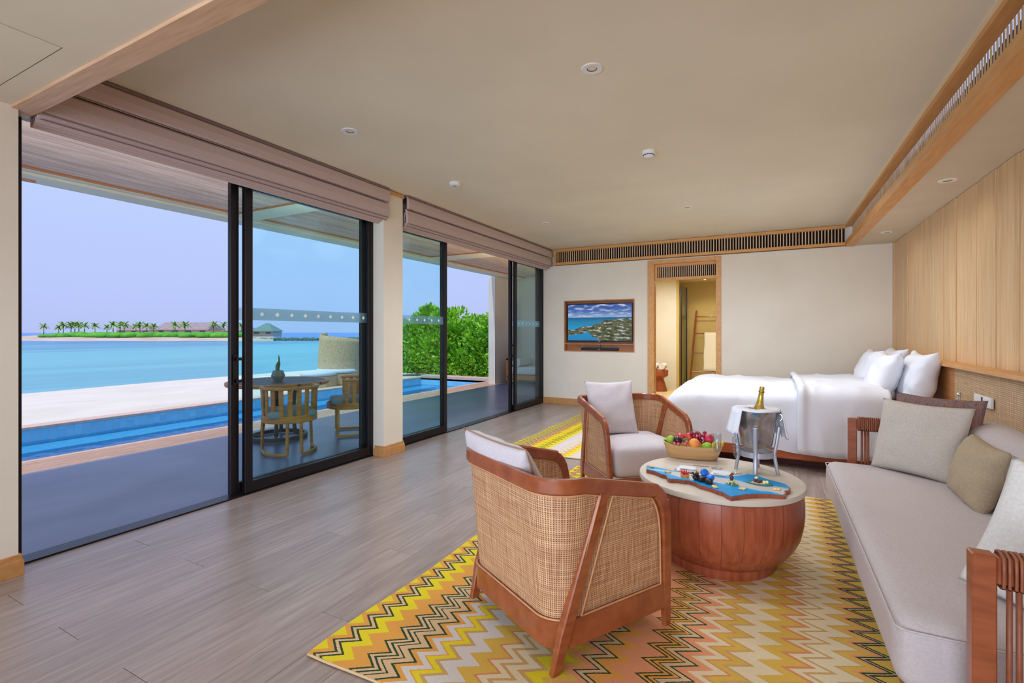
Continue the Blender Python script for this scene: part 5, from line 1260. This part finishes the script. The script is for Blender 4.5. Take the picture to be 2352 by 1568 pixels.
# bed
bd_ = thing('bed', 'large bed with white mattress on a low red-brown wooden base', 'bed', (.2, 6.78, 0))
BY0, BY1 = 5.74, 7.78
ob('base', B(-.97, 1.42, BY0-.085, BY1+.03, .09, .20, bev=.008), teak_bed, bd_, world=True)
ob('plinth', B(-.84, 1.40, BY0+.12, BY1-.12, .0, .118), M('plinth_dark_red', (96, 38, 22), .5), bd_, world=True)
ob('mattress', softbox(2.28, BY1-BY0-.02, .36, .06, 12, c=(.28, 6.76, .40)), linen_w, bd_, world=True, smooth=True)
def drape(x0, x1, y0, y1, ztop, zbot, rt, seed, amp, foot=True, flare=.04, nx=44, ny=60):
    """cloth over the bed: profile across Y, swept along X, closed round the foot end"""
    b = bmesh.new(); rows = []
    hw = (y1-y0)/2; cy_ = (y0+y1)/2; L1 = ztop-zbot
    for i in range(nx+1):
        fx = i/nx; x = x0+(x1-x0)*fx; row = []
        for j in range(ny+1):
            s = -1+2*j/ny; total = 2*hw+2*L1; d = (s+1)/2*total
            if d < L1: y, z = -hw, zbot+d
            elif d > total-L1: y, z = hw, zbot+(total-d)
            else: y, z = -hw+(d-L1), ztop
            # round the shoulders
            ky = max(-hw+rt, min(hw-rt, y)); kz = min(z, ztop-rt); vy, vz = y-ky, z-kz
            if z > ztop-rt and abs(y) > hw-rt and (vy or vz):
                m = max(abs(vy), abs(vz)); l = math.hypot(vy, vz); vy, vz = vy/l*m, vz/l*m
                y, z = ky+vy, kz+vz
            lowf = max(0, (ztop-rt-z)/(L1)); y += math.copysign(flare*lowf, y) if abs(y) > hw-rt*1.2 else 0
            xx = x
            if foot:                              # round the foot end downwards and inwards
                fr2 = .30; q = (x0+fr2-x)/fr2
                if q > 0: dz = fr2*.8*(1-math.sqrt(max(0, 1-q*q))); z = max(zbot, z-dz*1.0) if z > zbot+.02 else z; y *= 1-.09*q**3
            n3 = noise.noise_vector(Vector((xx*1.7+seed, y*1.6, z*2.2)))*amp+noise.noise_vector(Vector((xx*6+y*2, y*3+seed, z*3)))*amp*.45
            rg = (1-abs(noise.noise(Vector((xx*3.2+z*1.6+seed, y*1.1, z*1.4))))*2.2); n3 += Vector((0, math.copysign(1, y)*(abs(y) > hw*.95), abs(y) < hw*.95))*max(0, rg)**3*.016
            if not foot: n3 += Vector((0, math.copysign(1, y)*(abs(y) > hw*.9)*.8, abs(y) < hw))*.034*math.exp(-((x-x0-.045)/.04)**2)
            dr = .02*lowf*sin(xx*17+2*sin(xx*5+seed))
            row.append(b.verts.new((xx+n3.x*.5, cy_+y+n3.y+math.copysign(dr, y)*(abs(y) > hw*.9), z+n3.z+.02*(1-abs(y)/hw)+(.012*sin(xx*7+seed)*lowf if z < zbot+.05 else 0))))
        rows.append(row)
    for a, c in zip(rows, rows[1:]):
        for j in range(ny): b.faces.new((a[j], a[j+1], c[j+1], c[j]))
    if foot:
        lo = []
        first = rows[0]; prev = first
        for k in range(1, 9):
            f = k/8; cur = []
            for j, v in enumerate(first):
                z = v.co.z+(zbot-v.co.z)*f; cur.append(b.verts.new((x0-.02*sin(PI*f)-.01*f+.012*sin(v.co.y*15)*f, v.co.y*1.0, z)))
            for j in range(ny): b.faces.new((prev[j], cur[j], cur[j+1], prev[j+1]))
            prev = cur
        bmesh.ops.remove_doubles(b, verts=b.verts, dist=.0015)
    return b
dv = thing('duvet', 'white duvet spread over the bed and hanging down its sides', 'duvet', (-.3, 6.76, .7))
ob('cover', drape(-1.08, .45, BY0-.05, BY1+.05, .745, .175, .13, 3, .024), linen_w, dv, world=True, smooth=True)
b = drape(.24, 1.0, BY0-.12, BY1+.10, .800, .17, .12, 7, .026, foot=False, flare=.05, nx=44)
solid(b, geom=b.faces[:], thickness=.05); ob('turned_back_fold', b, linen_w, dv, world=True, smooth=True)
hb = thing('headboard', 'long low headboard with an oak ledge and woven cane facing', 'headboard', (1.5, 5.2, 0))
ob('ledge', B(1.40, 1.543, 1.0, 8.62, 1.06, 1.092, bev=.003), oak_trim, hb, world=True)
ob('wood_panel', B(1.455, 1.54, 5.70, 8.60, .02, 1.058, bev=.003), M('headboard_oak', (196, 138, 84), .45, (178, 118, 68), ns=(8, 1, 8), nsc=4, det=4), hb, world=True)
b = bmesh.new(); uvl = b.loops.layers.uv.new('UVMap'); vs = [b.verts.new(p) for p in ((1.46, 1.0, .3), (1.46, 5.70, .3), (1.46, 5.70, 1.06), (1.46, 1.0, 1.06))]; f = b.faces.new(vs)
b.free(); b = B(1.46, 1.482, 1.0, 5.70, .3, 1.06); uvl = b.loops.layers.uv.new('UVMap')
for f in b.faces:
    for l in f.loops: l[uvl].uv = (l.vert.co.y, l.vert.co.z)
pass; ob('cane_panel', b, cane_head, hb, world=True)
ob('back_board', B(1.485, 1.54, 1.0, 5.70, .02, 1.058), oak_trim, hb, world=True)
def bpil(lb, wd, ht, th, BL, BR, TL, seed):
    o = ob('bed_pillow', pillow(wd, ht, th, n=26, ear=.17, seed=seed, amp=.03), linen_p, smooth=True); basis(o, BL, BR, TL); tag(o, lb, 'pillow', 'white pillows on the bed')
bpil('white back pillow on the near side of the bed', .84, .60, .24, (1.22, 6.62, .60), (1.22, 5.78, .60), (1.37, 6.62, 1.195), 21)
bpil('white back pillow on the far side of the bed, mostly hidden', .84, .60, .24, (1.22, 7.72, .60), (1.22, 6.88, .60), (1.37, 7.72, 1.195), 22)
bpil('white front pillow on the near side of the bed', .84, .58, .24, (.96, 6.86, .605), (.96, 6.06, .605), (1.15, 6.86, 1.175), 23)
bpil('white front pillow on the far side of the bed', .84, .58, .24, (.98, 7.78, .605), (.98, 6.96, .605), (1.17, 7.78, 1.175), 24)
# bedside table, bottle, wall plates
nt_ = thing('bedside_table', 'small wooden bedside table hidden between bed and sofa', 'bedside table', (1.27, 5.06, 0))
b = bmesh.new(); box(b, -.16, .16, -.24, .24, .60, .64, bev=.003); box(b, -.15, .15, -.23, .23, .42, .60)
ob('cabinet', b, teak_y, nt_)
for x in (-.13, .13):
    for y in (-.2, .2): ob('leg', B(x-.015, x+.015, y-.015, y+.015, 0, .42), teak, nt_)
wb_ = thing('swing_top_bottle', 'clear swing-top water bottle on the bedside table', 'bottle', (1.30, 4.97, .64))
ob('glass_body', lathe(bmesh.new(), [(0, 0), (.038, 0), (.04, .01), (.04, .13), (.03, .17), (.016, .20), (.015, .225), (.018, .23), (.018, .238), (0, .238)], 24), glass_clear, wb_, smooth=True)
ob('stopper', lathe(bmesh.new(), [(0, .236), (.016, .236), (.017, .25), (.010, .262), (0, .263)], 16), chrome, wb_, smooth=True)
ob('wire', tube(bmesh.new(), [(0, -.02, .21), (0, -.03, .235), (0, -.012, .258), (0, .012, .258), (0, .03, .235), (0, .02, .21)], .0018, 5), steel, wb_)
sp_ = thing('socket_panel', 'white switch and socket panel on the cane headboard', 'socket panel', (1.44, 4.98, .845))
ob('plate', B(-.004, .012, -.17, .17, -.04, .04, bev=.002), white_pl, sp_)
ob('rocker', B(-.008, 0, -.14, -.04, -.028, .028, bev=.002), white_pl, sp_); ob('socket', B(-.006, 0, .03, .13, -.028, .028, bev=.002), white_pl, sp_)
ob('phone_slot', B(-.007, -.003, -.01, .012, -.03, .03), black_pl, sp_)

# television niche
tn = sgroup('trim_5'); b = bmesh.new()
box(b, NX0-.008, NX0+.012, YF-.008, YF+.12, NZ0-.008, NZ1+.008); box(b, NX1-.012, NX1+.008, YF-.008, YF+.12, NZ0-.008, NZ1+.008); box(b, NX0+.012, NX1-.012, YF-.008, YF+.12, NZ1-.012, NZ1+.008); box(b, NX0+.012, NX1-.012, YF-.008, YF+.12, NZ0-.008, NZ0+.012)
ob('frame', b, M('niche_oak', (196, 134, 86), .45, (176, 114, 68), nsc=6), tn); ob('backing', B(NX0, NX1, YF+.115, YF+.13, NZ0, NZ1), MATS['niche_oak'], tn)
ob('shelf', B(NX0+.012, NX1-.012, YF-.002, YF+.115, 1.145, 1.165), MATS['niche_oak'], tn)
tv = thing('television', 'wall television showing an aerial island picture, set in the oak niche', 'television', (-2.785, YF+.06, 1.55))
cb_ = ob('cabinet', B(-.625, .625, -.03, .03, -.355, .355, bev=.004), black_pl, tv)
b = bmesh.new(); uvl = b.loops.layers.uv.new('UVMap'); vs = [b.verts.new(p) for p in ((-.605, -.0312, -.33), (.605, -.0312, -.33), (.605, -.0312, .338), (-.605, -.0312, .338))]; f = b.faces.new(vs)
for l, uv in zip(f.loops, ((0, 0), (1, 0), (1, 1), (0, 1))): l[uvl].uv = uv
o = ob('screen', b, tv_m, cb_); ob('logo_badge', B(-.02, .02, -.0325, -.031, -.349, -.341), steel, cb_)
ob('power_cable', tube(bmesh.new(), [(.01, 0, -.35), (.02, .01, -.42), (.01, .02, -.5)], .004, 6), black_pl, tv)
sb = thing('soundbar', 'slim black soundbar on the niche floor below the television', 'soundbar', (-2.78, YF+.05, NZ0+.012))
ob('housing', softbox(.70, .07, .055, .012, 6, c=(0, 0, .028)), M('soundbar_cloth', (34, 38, 56), .7), sb, smooth=True); ob('badge', B(-.012, .012, -.037, -.035, .02, .032), steel, sb)

# ceiling fittings
def downlight(lb, x, y, z, s=1.0):
    t = thing('downlight', lb, 'downlight', (x, y, z), 0, 'recessed ceiling downlights')
    ob('trim_ring', lathe(bmesh.new(), [(.030*s, .004), (.031*s, -.004), (.062*s, -.006), (.066*s, .0), (.066*s, .004)], 32), white_pl, t, smooth=True, auto=40)
    ob('recess', lathe(bmesh.new(), [(.031*s, -.0035), (.027*s, .0), (.012*s, .004), (0, .004)], 24), M('downlight_amber', (84, 44, 24), .5), t)
downlight('white downlight nearest the camera in the middle of the ceiling', -.947, 2.824, ZC+.01); downlight('white downlight near the left opening', -2.934, 2.81, ZC+.01)
downlight('small white downlight near the far end of the ceiling above the bed foot', -.923, 6.511, ZC+.01); downlight('small white downlight near the far end of the blinds', -2.889, 6.511, ZC+.01, .8)
downlight('white downlight in the low side ceiling nearer the camera', 1.316, 5.305, ZS); downlight('white downlight in the low side ceiling near the far wall', 1.313, 7.689, ZS)
t = thing('smoke_detector', 'white slotted smoke detector hanging from the ceiling', 'smoke detector', (-.94, 4.349, ZC+.01))
ob('base', lathe(bmesh.new(), [(.058, 0), (.058, -.028), (.05, -.034), (0, -.034)], 32), white_pl, t, smooth=True, auto=40)
b = bmesh.new()
for k in range(12): a = k*PI/6; box(b, .040*cos(a)-.008, .040*cos(a)+.008, .040*sin(a)-.008, .040*sin(a)+.008, -.042, -.034)
ob('slots', b, black_pl, t); ob('cap', lathe(bmesh.new(), [(.046, -.040), (.044, -.048), (.02, -.056), (0, -.057)], 32), white_pl, t, smooth=True)
t = thing('motion_sensor', 'round white motion sensor on the ceiling near the blinds', 'sensor', (-2.962, 4.304, ZC+.01))
ob('housing', lathe(bmesh.new(), [(.062, 0), (.062, -.022), (.05, -.034), (.02, -.036), (0, -.036)], 32), white_pl, t, smooth=True, auto=40); ob('slot', B(-.02, .02, -.004, .004, -.038, -.035), black_pl, t)
sk = thing('floor_socket', 'round white cover plate low on the wall below the television', 'wall plate', (-3.35, YF, .42))
b = lathe(bmesh.new(), [(0, .0), (.05, 0), (.05, .006), (0, .008)], 24); b.transform(Matrix.Rotation(PI/2, 4, 'X')); ob('cover', b, plaster, sk)
